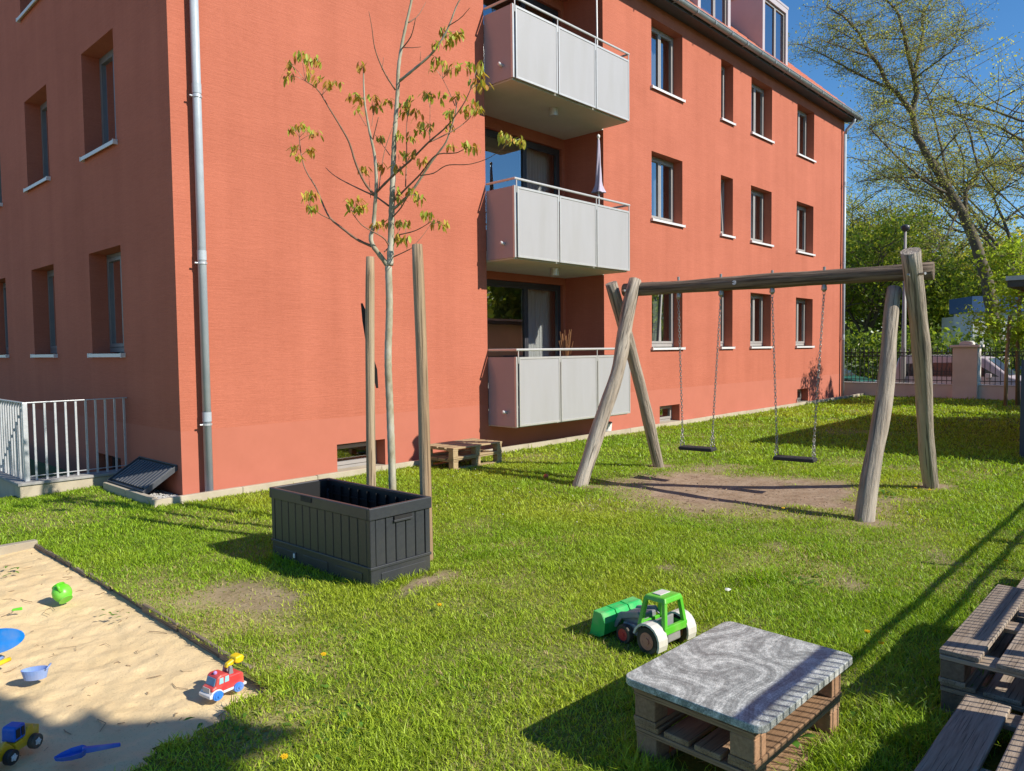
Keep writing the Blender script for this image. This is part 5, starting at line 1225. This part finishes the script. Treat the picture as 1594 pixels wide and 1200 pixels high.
# ================================================================== TREES
M_barkd = pm('dark_bark', (0.17,0.14,0.095), (0.095,0.075,0.05), 10, .95, .6, (3,3,.6), bdist=.03)
M_tleaf = leafmat('tree_leaf', trans=.5, rough=.55, gain=1.3)
def leaves_np(points, n, spread, size, cols, seed, flat=.0):
    r = np.random.default_rng(seed); P = np.array(points)[r.integers(0, len(points), n)] + r.normal(0, spread, (n,3))
    d = r.normal(size=(n,3)); d /= np.linalg.norm(d,axis=1)[:,None]; e = r.normal(size=(n,3)); e -= d*(d*e).sum(1)[:,None]; e /= np.linalg.norm(e,axis=1)[:,None]
    s = (size*r.uniform(.55,1.35,n))[:,None]
    co = np.stack([P-d*s, P+e*s*.55, P+d*s, P-e*s*.55], 1).reshape(-1,3)
    f = np.arange(n*4).reshape(n,4)
    c = np.array(cols)[r.integers(0,len(cols),n)]*r.uniform(.7,1.3,(n,1)); c = np.repeat(c,4,0)
    return co, f, c
def crown_obj(co, f, c, parent, name='crown', mat=None):
    me = bpy.data.meshes.new(name); npmesh(me, co, f)
    a = me.color_attributes.new('tint','FLOAT_COLOR','POINT'); cc = np.ones((len(co),4),np.float32); cc[:,:3] = c; a.data.foreach_set('color', cc.ravel())
    me.materials.append(mat or M_tleaf); return link(name, me, parent)
def gen_tree(name, label, base, H_, cr, nleaf, lsize, cols, seed, tr=.2, spread=.28, trunk_frac=.3, lean=(0,0), group=None, dens=1.0):
    r = random.Random(seed); o = thing(name, label, 'tree', base, group=group); mb_ = MB(); tips = []
    def grow(p, d, L_, rad, lev):
        n_ = 5; pts = [p]; q = p.copy(); dd = d.copy()
        for k in range(n_):
            dd = (dd + Vector((r.gauss(0,.13), r.gauss(0,.13), r.gauss(.03,.1)))).normalized(); q = q+dd*(L_/n_); pts.append(q.copy())
        mb_.tube(pts, [max(.006, rad*(1-.65*k/n_)) for k in range(n_+1)], 8 if lev < 2 else 5, cap=False)
        if lev >= 2: tips.extend([tuple(x) for x in pts[2:]])
        if lev < 3:
            for _ in range([7,5,4][lev]):
                t = r.uniform(.3,1); i = min(n_-1,int(t*n_)); b_ = pts[i].lerp(pts[i+1], t*n_-i)
                a_ = r.random()*6.28; side = Vector((math.cos(a_), math.sin(a_), r.uniform(-.15,.55))).normalized()
                grow(b_, (dd*.45+side).normalized(), L_*r.uniform(.5,.72), rad*.5, lev+1)
    ht = H_*trunk_frac; top = Vector((lean[0]*ht, lean[1]*ht, ht))
    mb_.tube([(0,0,-.3), top*.5+Vector((r.gauss(0,.05),0,0)), top], [tr*1.25,tr,tr*.85], 10)
    for k in range(9):
        a_ = k*2.4+r.random(); up = r.uniform(.25,1.3)
        grow(top*r.uniform(.75,1), Vector((math.cos(a_)*cr/H_*1.6, math.sin(a_)*cr/H_*1.6, up)).normalized(), (H_-ht)*r.uniform(.42,.62), tr*.55, 0 if k < 4 else 1)
    mb_.build('trunk', M_barkd, o, smooth=True, recalc=False)
    P = np.array(tips); keep = (P[:,2] > ht*.5); P = P[keep]
    P[:,2] = np.minimum(P[:,2], H_)
    co, f, c = leaves_np(P, nleaf, spread, lsize, cols, seed)
    crown_obj(co, f, c, o); return o
SPR = [(.38,.40,.06),(.46,.45,.075),(.29,.34,.05),(.42,.36,.08)]
MID = [(.22,.30,.04),(.29,.36,.045),(.16,.23,.035),(.34,.37,.055)]
BRT = [(.25,.36,.04),(.31,.40,.045),(.19,.29,.03)]
DRK = [(.09,.14,.028),(.12,.18,.03),(.15,.21,.035)]
def tb(px, depth): p = at(px, 537, depth); return (p.x, p.y, -.5)
gen_tree('roadside_tree', 'rounded green tree nearest the far corner of the red building', tb(1345,49), 12.8, 6, 20000, .13, MID, 101, .2, .38, .22)
gen_tree('roadside_tree', 'broad spring green tree behind the street lamp', tb(1412,57), 15.5, 7, 24000, .13, SPR+MID, 102, .24, .42, .22)
gen_tree('roadside_tree', 'olive green tree behind the white building', tb(1500,60), 15, 7, 16000, .14, SPR, 103, .28, .45, .25)
gen_tree('roadside_tree', 'bright green tree at the right edge beyond the railings', tb(1605,50), 12.5, 4.2, 13000, .12, BRT, 104, .2, .32, .25)
gen_tree('roadside_tree', 'dark tree filling the gap between lamp and white building', tb(1462,50), 9.0, 5.0, 13000, .14, DRK+MID, 105, .2, .4, .15)
# big leaning tree, branches followed from the photograph
D0 = 36.0; tbase = at(1552,537,D0); tbase.z = -.5
bt_ = thing('leaning_tree', 'big bare branched tree leaning left with fine new leaves against the sky', 'tree', tbase); bm_ = MB(); tn = []; tips = []
def tb_branch(pts, r0, r1, dd=0, raw=False, depth=None):
    if not raw: pts = [(1220+x/3, y/3) for x, y in pts]
    d_ = D0 if not tn else min(tn, key=lambda n_: (n_[0]-pts[0][0])**2+(n_[1]-pts[0][1])**2)[2]
    P_ = []; n_ = len(pts)
    dense = []
    for i in range(n_-1):
        for k in range(4):
            t = k/4; dense.append((pts[i][0]*(1-t)+pts[i+1][0]*t+rnd.uniform(-1,1), pts[i][1]*(1-t)+pts[i+1][1]*t+rnd.uniform(-1,1)))
    dense.append(pts[-1])
    for k, (px, py) in enumerate(dense):
        f = k/(len(dense)-1); dz = d_+dd*f; tn.append((px,py,dz)); P_.append(at(px,py,dz)-tbase)
    bm_.tube(P_, [r0+(r1-r0)*k/(len(P_)-1) for k in range(len(P_))], 7, cap=False); return P_
allb = []
allb.append(tb_branch([(1552,540),(1545,480),(1536,430),(1525,397),(1503,340),(1482,303),(1453,257),(1428,213),(1419,173)], .33, .13, 0, True))
for pts, r0, r1, dd in [
 ([(597,520),(625,430),(610,360),(580,250),(560,150),(530,50),(480,0),(440,-60)],.14,.03,-1.5),
 ([(610,350),(630,250),(650,150),(650,60),(690,0),(700,-80)],.10,.03,1.5),
 ([(597,520),(540,450),(490,400),(440,300),(400,250),(350,150),(270,70),(200,30)],.14,.03,-2),
 ([(490,410),(400,370),(300,320),(200,260),(80,210)],.07,.02,1.5),([(400,260),(300,230),(180,190)],.05,.015,-1),([(400,240),(300,170),(200,110)],.04,.015,1),
 ([(630,240),(720,200),(800,150),(850,50)],.05,.015,1.5),([(620,360),(700,300),(780,240),(840,140)],.05,.015,-1.5),([(580,180),(470,180),(380,160)],.04,.012,1),
 ([(780,880),(740,700),(690,500),(650,390)],.08,.02,1.5),([(850,1000),(850,900),(910,800),(1000,760),(1120,740)],.12,.05,1),
 ([(830,930),(680,860),(580,780),(450,650),(400,590)],.08,.02,-2),([(910,800),(870,620),(830,540),(800,450)],.06,.02,1),([(920,800),(1000,900),(1120,820)],.05,.02,-1),
 ([(560,490),(470,470),(430,520)],.05,.015,-1),([(640,660),(560,600),(480,560),(400,600)],.05,.015,1),([(700,760),(800,640),(860,560)],.05,.015,-1.5),([(560,150),(640,90),(700,40)],.04,.012,1),
 ([(780,880),(640,830),(480,830),(350,850)],.06,.015,1.5),([(830,960),(760,1100),(700,1180)],.06,.02,-1)]:
    allb.append(tb_branch(pts, r0, r1, dd))
for k, P_ in enumerate(allb):
    for i in range(4 if k else 16, len(P_)):
        for _ in range(4):
            p = P_[i]; a_ = rnd.random()*6.28; d = Vector((math.cos(a_), math.sin(a_), rnd.uniform(-.35,.75))).normalized(); L_ = rnd.uniform(.6,1.9)
            q1 = p+d*L_*.5+Vector((0,0,rnd.uniform(-.1,.15))); q2 = p+d*L_+Vector((rnd.gauss(0,.15),rnd.gauss(0,.15),rnd.uniform(-.25,.2)))
            bm_.tube([p,q1,q2], [.014,.009,.005], 4, cap=False); tips += [tuple(q1),tuple(q2)]
            for __ in range(3):
                e = q1.lerp(q2, rnd.random()); d3 = Vector((rnd.gauss(0,1),rnd.gauss(0,1),rnd.gauss(0,.7))).normalized(); q3 = e+d3*rnd.uniform(.3,.8); bm_.tube([e,q3],[.006,.0035],3,cap=False); tips += [tuple(q3), tuple(e.lerp(q3,.5))]
bm_.build('trunk', M_barkd, bt_, smooth=True, recalc=False)
co, f, c = leaves_np(tips, 40000, .13, .042, [(.30,.33,.075),(.37,.38,.10),(.22,.25,.065),(.32,.28,.10)], 7); crown_obj(co, f, c, bt_)
# right hand tall tree
gen_tree('tall_tree', 'tall thin leaved tree in the top right corner', (*at(1625,537,42).to_2d(), -.5), 24, 7.5, 30000, .06, SPR, 143, .26, .3, .22)
gen_tree('airy_tree', 'tall airy spring tree rising behind the street lamp', (*at(1395,537,54).to_2d(), -.5), 19, 6.5, 20000, .065, SPR, 151, .22, .35, .25)
# staked street tree on the lawn
yb_ = gnd(1584,632); gt_ = thing('young_tree', 'young bright green tree on the lawn before the street wall', 'tree', yb_); q = MB(); q.tube([(0,0,-.1),(-.02,.02,1.5),(0,0,3.0),(.03,0,4.3)], [.055,.05,.04,.015], 9); tp2 = []
for k in range(34):
    z_ = rnd.uniform(1.55,4.2); a_ = rnd.random()*6.28; L_ = (1.5-abs(z_-2.7)*.45)*rnd.uniform(.5,1); e = Vector((math.cos(a_)*L_, math.sin(a_)*L_, z_+L_*rnd.uniform(0,.4))); q.tube([(0,0,z_),(e.x*.5,e.y*.5,z_+.1),e], [.014,.01,.004], 5, cap=False)
    for t in (.4,.6,.8,1): tp2.append((e.x*t,e.y*t,z_+(e.z-z_)*t))
q.build('trunk', pm('grey_brown_bark', (.24,.18,.11),(.16,.12,.07),20,.9,.3), gt_, smooth=True, recalc=False)
co, f, c = leaves_np(tp2, 5200, .15, .055, BRT, 9); crown_obj(co, f, c, gt_)
sb = gnd(1565,633); so_ = thing('young_tree_stake', 'wooden stake beside the young tree before the street wall', 'stake', sb); MB().tube([(0,0,-.1),(.04,0,1.2),(.05,-.05,2.4)], .045, 10).build('post', M_stake, so_, smooth=True)
# hedge behind the cars
hp_ = []
hr = np.random.default_rng(5)
for k in range(2600): hp_.append((hr.uniform(37.5,41), hr.uniform(-4,26), hr.uniform(-.4,2.3)))
hg = thing('street_hedge', 'dark green hedge along the far side of the street', 'hedge', (0,0,0)); hg.location = (39,11,-.4); hp2 = [(x-39,y-11,z+.4) for x,y,z in hp_]
co, f, c = leaves_np(hp2, 22000, .2, .12, DRK+MID[:1], 55); crown_obj(co, f, c, hg, 'foliage')
q = MB(); 
for k in range(22): q.tube([(0+rnd.uniform(-.5,.5),-14.5+k*1.35,-.2),(rnd.uniform(-.6,.6),-14.5+k*1.35+rnd.uniform(-.4,.4),2.2)], [.05,.02], 6)
q.build('stems', M_barkd, hg, recalc=False)
# distant tree belt
bp2 = [(hr.uniform(70,85), hr.uniform(-40,60), abs(hr.normal(0,4.5))) for k in range(1500)]
co, f, c = leaves_np(bp2, 26000, .9, .38, MID, 77); w2 = crown_obj(co, f, c, None, 'distant_woodland'); tag(w2, 'distant belt of trees beyond the houses', 'woodland', kind='stuff')
# trees behind the photographer (seen in the window panes, shading the sandbox corner)
def dense_tree(label, base, H_, cr, cc, nleaf, seed, ls=.16):
    o = thing('garden_tree', label, 'tree', base, group='trees behind the photographer'); r = np.random.default_rng(seed)
    MB().tube([(0,0,-.2),(.05,0,cc*.5),(0,0,cc)], [.24,.2,.12], 10).build('trunk', M_barkd, o, smooth=True, recalc=False)
    d = r.normal(size=(nleaf//6,3)); d /= np.linalg.norm(d,axis=1)[:,None]; rad = r.random(nleaf//6)**.4
    wob = 1+.22*np.sin(d[:,0]*5+seed)+.15*np.sin(d[:,2]*7+d[:,1]*4)
    P = d*(rad*wob)[:,None]*np.array([cr,cr,(H_-cc)]) + np.array([0,0,cc])
    co, f, c = leaves_np(P, nleaf, .16, ls, MID+SPR[:1], seed); crown_obj(co, f, c, o)
dense_tree('dense round tree behind the photographer shading the sandbox corner', (1.42,-7.15,-.1), 9.2, 2.9, 6.6, 17000, 31, .3)
dense_tree('leafy tree behind the garage roof', (22.0,-10.5,-.1), 9.5, 4.0, 5.5, 9000, 32, .24)
dense_tree('leafy tree at the far end of the garage', (27.0,-4.5,-.1), 8.0, 3.2, 4.6, 8000, 33, .24)
dense_tree('leafy tree beyond the lower fence', (17.5,-16.0,-.1), 9.0, 3.6, 5.0, 8000, 34, .24)

# ================================================================== GRASS
def grass(n_bands, seed):
    r = np.random.default_rng(seed); X = []; Yv = []; S = []
    yaw0 = math.atan2(RW[1,2], RW[0,2])
    for (r0, r1, den, sc) in n_bands:
        ang = R_(39); area = ang*(r1*r1-r0*r0); n_ = int(area*den)
        rr = np.sqrt(r.random(n_)*(r1*r1-r0*r0)+r0*r0); a = yaw0+r.uniform(-ang,ang,n_)
        x = rr*np.cos(a); y = rr*np.sin(a)
        k = (x < 25.7) & (y > -1.6) & ~((x > KX+.0) & (y > KY+.0)) & ~((x > 2.26) & (y > 9.95)) & (y < 10.1)
        x, y, = x[k], y[k]; s_ = np.full(x.shape, sc)
        k = ~sand_mask(x, y); x, y, s_ = x[k], y[k], s_[k]
        X.append(x); Yv.append(y); S.append(s_)
    x = np.concatenate(X); y = np.concatenate(Yv); s_ = np.concatenate(S)
    di = dirt_mask(x, y); dr = dry_mask(x, y)
    tuft = np.clip((vn.fbm(x*1.0+3, y+8, 3.2, 3)-.35)*2.2, .25, 1.15)
    p = np.clip(1-di*1.25, 0.0, 1)*(1-.28*dr)*np.clip(tuft+.4, 0, 1)
    # under things
    inb = lambda x0,x1,y0,y1: (x > x0) & (x < x1) & (y > y0) & (y < y1)
    p[inb(P0.x,P0.x+PW,P0.y,P0.y+PL)] = 0; p[inb(tx0+.06,tx1-.06,ty0+.06,ty1-.06)] *= .05; p[inb(3.66,6.1,.03,.8)] *= .05; p[inb(2.38,3.56,-.09,.7)] *= .05; p[inb(pa.x,pa.x+.97,pa.y,pa.y+.6)] *= .1
    k = r.random(len(x)) < p; x, y, s_, dr, di, tuft = x[k], y[k], s_[k], dr[k], di[k], tuft[k]; n_ = len(x)
    z = lawn_z(x, y)-.004
    tall = blob(x, y, 5.9, 2.15, .45, .28, -.4, .8, .4, 3) + blob(x, y, 5.0, 2.25, .5, .2, -.4, .8, .4, 3) + .9*blob(x, y, 3.45, .95, .25, .35, 0, .8, .4, 4) + .8*blob(x,y,3.35,.75,.3,.2,0,.8,.3,4)
    rimg = ((np.abs(x-P0.x-PW/2) < PW/2+.07) & (np.abs(y-P0.y-PL/2) < PL/2+.07)) | ((np.abs(x-(tx0+tx1)/2) < .5) & (np.abs(y-(ty0+ty1)/2) < .38))
    h = r.uniform(.014,.046,n_)*(.6+.5*tuft)*(1-.35*dr)*(1+tall*1.3+rimg*.7)*np.where(r.random(n_) < .03, 1.6, 1)*(.75+.25*s_)
    w = r.uniform(.0017,.0034,n_)*s_*(1+.2*tall)
    a = r.uniform(0,2*np.pi,n_); lean = r.uniform(.25,1.7,n_)*h; ld = a+r.normal(np.pi/2,.5,n_)
    ux, uy = np.cos(a), np.sin(a); lx, ly = np.cos(ld)*lean, np.sin(ld)*lean
    B = np.stack([x,y,z],1)
    isdry = (r.random(n_) < (.035+.5*dr)); flat = isdry & (r.random(n_) < .65); h = np.where(flat, h*.4, h); lx = np.where(flat, np.cos(ld)*.035*(.5+r.random(n_)), lx); ly = np.where(flat, np.sin(ld)*.035*(.5+r.random(n_)), ly); U = np.stack([ux,uy,0*ux],1)
    mid = B+np.stack([lx*.35,ly*.35,h*.62],1); tip = B+np.stack([lx,ly,h],1)
    co = np.stack([B-U*w[:,None], B+U*w[:,None], mid+U*w[:,None]*.75, mid-U*w[:,None]*.75, tip], 1).reshape(-1,3)
    o5 = np.arange(n_)*5
    tri = np.concatenate([np.stack([o5,o5+1,o5+2],1), np.stack([o5,o5+2,o5+3],1), np.stack([o5+3,o5+2,o5+4],1)], 0)
    g1 = np.array([.23,.385,.022]); g2 = np.array([.345,.50,.034]); g3 = np.array([.46,.52,.05]); st_ = np.array([.52,.42,.19])
    t = r.random(n_)[:,None]; pat = vn.fbm(x+70, y-20, .7, 4)[:,None]
    c = g1*(1-t)+g2*t; c = c*(1-np.clip((pat-.45)*2.2,0,.7))+g3*np.clip((pat-.45)*2.2,0,.7)
    isdry = isdry[:,None]; c = np.where(isdry, st_*r.uniform(.6,1.15,(n_,1)), c*r.uniform(.5,1.45,(n_,1)))
    me = bpy.data.meshes.new('grass'); npmesh(me, co, tri)
    at_ = me.color_attributes.new('tint','FLOAT_COLOR','POINT'); cc = np.ones((n_*5,4),np.float32); cc[:,:3] = np.repeat(c,5,0); at_.data.foreach_set('color', cc.ravel())
    me.materials.append(leafmat('grass_blade', trans=.4, rough=.45, gain=1.1)); o = link('grass', me)
    tag(o, 'short green lawn grass with straw coloured thin patches', 'grass', kind='stuff'); print('grass blades', n_)
grass([(1.2,3.4,18000,1.0),(3.4,5.2,16500,1.0),(5.2,7.5,12000,1.15),(7.5,11,5200,1.7),(11,17,1300,2.8),(17,28,420,5.0)], 21)
# broad leaved weeds, clover, dandelions
wco, wf, wc_ = [], [], []
def weedleaf(p, a_, el, L_, W_, col):
    o = len(wco); d = Vector((math.cos(a_)*math.cos(el), math.sin(a_)*math.cos(el), math.sin(el))); s = Vector((-math.sin(a_), math.cos(a_), 0))
    for t, w_ in ((0,.1),(.35,.8),(.7,1),(1,.05)):
        c = p+d*(L_*t)+Vector((0,0,-.35*L_*t*t)); wco.extend([c-s*W_*w_*.5, c+s*W_*w_*.5])
    wf.extend([(o,o+1,o+3,o+2),(o+2,o+3,o+5,o+4),(o+4,o+5,o+7,o+6)]); wc_.extend([col]*8)
wspots = [(gnd(*q), n_, s) for q, n_, s in (((380,1140),40,.05),((560,1110),60,.05),((530,1145),50,.055),((480,1070),30,.045),((1370,770),34,.09),((1010,742),20,.06),((1240,905),40,.08),((1130,1010),20,.04),((850,1050),30,.035),((700,1060),40,.035),((620,985),30,.03),((180,955),10,.045),((28,890),8,.06),((1380,1160),20,.06),((1225,1180),8,.06),((740,960),30,.03),((950,830),30,.035),((520,1000),26,.035))]
rw_ = random.Random(12)
for k in range(230):
    x_, y_ = rw_.uniform(1.6,7.5), rw_.uniform(1.0,7.2)
    if bool(sand_mask(np.array([x_]),np.array([y_]))[0]) or float(dirt_mask(np.array([x_]),np.array([y_]))[0]) > .15: continue
    wspots.append((Vector((x_,y_,0)), rw_.randint(8,22), rw_.uniform(.018,.034)))
for p, n_, s in wspots:
    for k in range(n_):
        q = p+Vector((rnd.gauss(0,.10),rnd.gauss(0,.10),.004)); g_ = rnd.uniform(.75,1.2)
        weedleaf(q, rnd.random()*6.28, rnd.uniform(.15,.9), s*rnd.uniform(.6,1.2), s*rnd.uniform(.25,.5), (.12*g_,.25*g_,.03*g_))
leafobj('weeds', wco, wf, wc_, leafmat('weed_leaf', trans=.3), None)
tag(bpy.data.objects['weeds'], 'broad leaved weeds and clover growing in the lawn', 'weeds', kind='stuff')
yel = pm('dandelion_yellow', (.80,.52,.01), None, rough=.7); stm = pm('stem_green', (.10,.17,.03), None, rough=.6)
dmb = MB(); 
for k in range(22):
    a_ = 2.399*k; r_ = .011*math.sqrt(k/22); dmb.hexa([(r_*math.cos(a_)-.003,r_*math.sin(a_)-.003,.0),(r_*math.cos(a_)+.003,r_*math.sin(a_)-.003,.0),(r_*math.cos(a_)+.003,r_*math.sin(a_)+.003,.0),(r_*math.cos(a_)-.003,r_*math.sin(a_)+.003,.0)],[(r_*1.5*math.cos(a_)-.0015,r_*1.5*math.sin(a_)-.0015,.012-.3*r_),(r_*1.5*math.cos(a_)+.0015,r_*1.5*math.sin(a_)-.0015,.012-.3*r_),(r_*1.5*math.cos(a_)+.0015,r_*1.5*math.sin(a_)+.0015,.012-.3*r_),(r_*1.5*math.cos(a_)-.0015,r_*1.5*math.sin(a_)+.0015,.012-.3*r_)])
m_fl = dmb.mesh('flower', yel); m_st = MB().tube([(0,0,0),(.003,0,.02),(0,0,.045)], .0016, 5).mesh('stem', stm)
for q, lb_ in (((504,1032),'yellow dandelion in the lawn between sandbox and garden box front corner'),((443,1196),'yellow dandelion at the bottom edge of the lawn'),((1350,996),'yellow dandelion close behind the right corner of the stone table'),((1371,1014),'yellow dandelion just right of the stone table corner'),((1425,766),'larger yellow dandelion beside the right swing posts'),((1447,769),'small yellow dandelion at the foot of the rightmost swing post'),((1565,882),'yellow dandelion among the fence shadows at the right edge'),((1219,798),'yellow dandelion on the edge of the bare earth under the swings'),((684,953),'yellow dandelion right of the garden box')):
    p = gnd(*q); d = thing('dandelion', lb_, 'flower', (p.x,p.y,.0), rnd.random()*6, group='dandelions in the lawn')
    f_ = link('flower', m_fl, d); f_.location = (0,0,.044); link('stem', m_st, d)
for q, r_, nm, lb_, cat_, m_ in (((850,746),.035,'small_ball','small orange red ball in the grass left of the swing','ball',plastic('ball_orange',(.62,.10,.03))),):
    p = gnd(*q); b_ = MB(); b_.lathe([(r_*math.sin(math.pi*k/10)+.0005, -r_*math.cos(math.pi*k/10)) for k in range(11)], 16); o_ = b_.build(nm, m_, None, smooth=True); o_.location = (p.x,p.y,r_); tag(o_, lb_, cat_)
pp_ = gnd(1133,921); b_ = MB(); b_.add([(-.045,-.02,.0),(.03,-.03,.012),(.05,.015,.004),(0,.035,.022),(-.04,.02,.006),(0,0,.028),(-.045,-.02,-.006),(.03,-.03,.004),(.05,.015,-.004),(0,.035,.012),(-.04,.02,-.002)], [(0,1,5),(1,2,5),(2,3,5),(3,4,5),(4,0,5),(10,9,8,7,6),(0,6,7,1),(1,7,8,2),(2,8,9,3),(3,9,10,4),(4,10,6,0)]); o_ = b_.build('paper_scrap', M_white, None); o_.location = (pp_.x,pp_.y,.012); o_.scale = (.55,.55,.5); tag(o_, 'crumpled white paper scrap lying in the grass behind the stone table', 'litter')
dz = MB(); rz_ = random.Random(4)
for k in range(420):
    x, y = rz_.uniform(4.5,16), rz_.uniform(1.5,8.0)
    if float(dirt_mask(np.array([x]),np.array([y]))[0]) > .1 or vn.fbm(np.array([x]),np.array([y]),.5,2)[0] < .5: continue
    r_ = rz_.uniform(.005,.009); z_ = rz_.uniform(.025,.04); dz.add([(x,y,z_+.003)]+[(x+r_*math.cos(6.283*j/6),y+r_*math.sin(6.283*j/6),z_) for j in range(6)], [(0,1+j,1+(j+1)%6) for j in range(6)])
tag(dz.build('daisies', M_white, None, recalc=False), 'tiny white daisies scattered in the lawn', 'flowers', kind='stuff')
# plant leaf on the pallet and tall stalks by the bench
wco, wf, wc_ = [], [], []
pq = Vector((2.86,1.16,.10))
for k in range(5): weedleaf(pq+Vector((rnd.uniform(-.03,.03),rnd.uniform(-.03,.03),0)), rnd.random()*6.28, rnd.uniform(.2,.8), rnd.uniform(.06,.09), .035, (.10,.24,.03))
for (px, py) in ((1500,1070),(1512,1062),(1530,1050),(1506,1090),(1525,1085),(1400,1080),(1420,1075),(1440,1100)):
    p = gnd(px, py+30); hgt = rnd.uniform(.12,.24)
    for k in range(12): weedleaf(p+Vector((rnd.gauss(0,.006),rnd.gauss(0,.006),hgt*k/12)), rnd.random()*6.28, 1.2-.5*rnd.random(), rnd.uniform(.03,.05), .008, (.13,.22,.04))
leafobj('bench_weeds', wco, wf, wc_, bpy.data.materials['weed_leaf'], None); tag(bpy.data.objects['bench_weeds'], 'tall thin weed stalks and leaves growing round the pallets', 'weeds', kind='stuff')
# twigs and litter
tw = MB()
for k in range(210):
    x, y = rnd.uniform(-.4,1.78), rnd.uniform(3.3,7.2)
    if not bool(sand_mask(np.array([x]),np.array([y]))[0]): continue
    z = float(sand_z(np.array([x]),np.array([y]))[0]); a_ = rnd.random()*6.28; L_ = rnd.choice((.012,.015,.02,.02,.03,.03,.05,.07,.13)); b_ = rnd.gauss(0,.5)
    tw.tube([(x,y,z+.003),(x+L_*.5*math.cos(a_),y+L_*.5*math.sin(a_),z+.008),(x+L_*math.cos(a_+b_),y+L_*math.sin(a_+b_),z+.004)], rnd.uniform(.0012,.0026), 4)
for k in range(260):
    a_ = rnd.random()*6.28; r_ = rnd.gauss(0,1); x, y = 7.3+.7*rnd.gauss(0,1), 3.7+1.3*rnd.gauss(0,1); L_ = rnd.uniform(.01,.04)
    tw.tube([(x,y,.0),(x+L_*math.cos(a_),y+L_*math.sin(a_),.008)], rnd.uniform(.002,.006), 4)
tag(tw.build('twigs', pm('dry_twig', (.25,.17,.10),(.34,.24,.15),30,.9), None, recalc=False), 'dry twigs and bark bits scattered on sand and bare earth', 'twigs', kind='stuff')
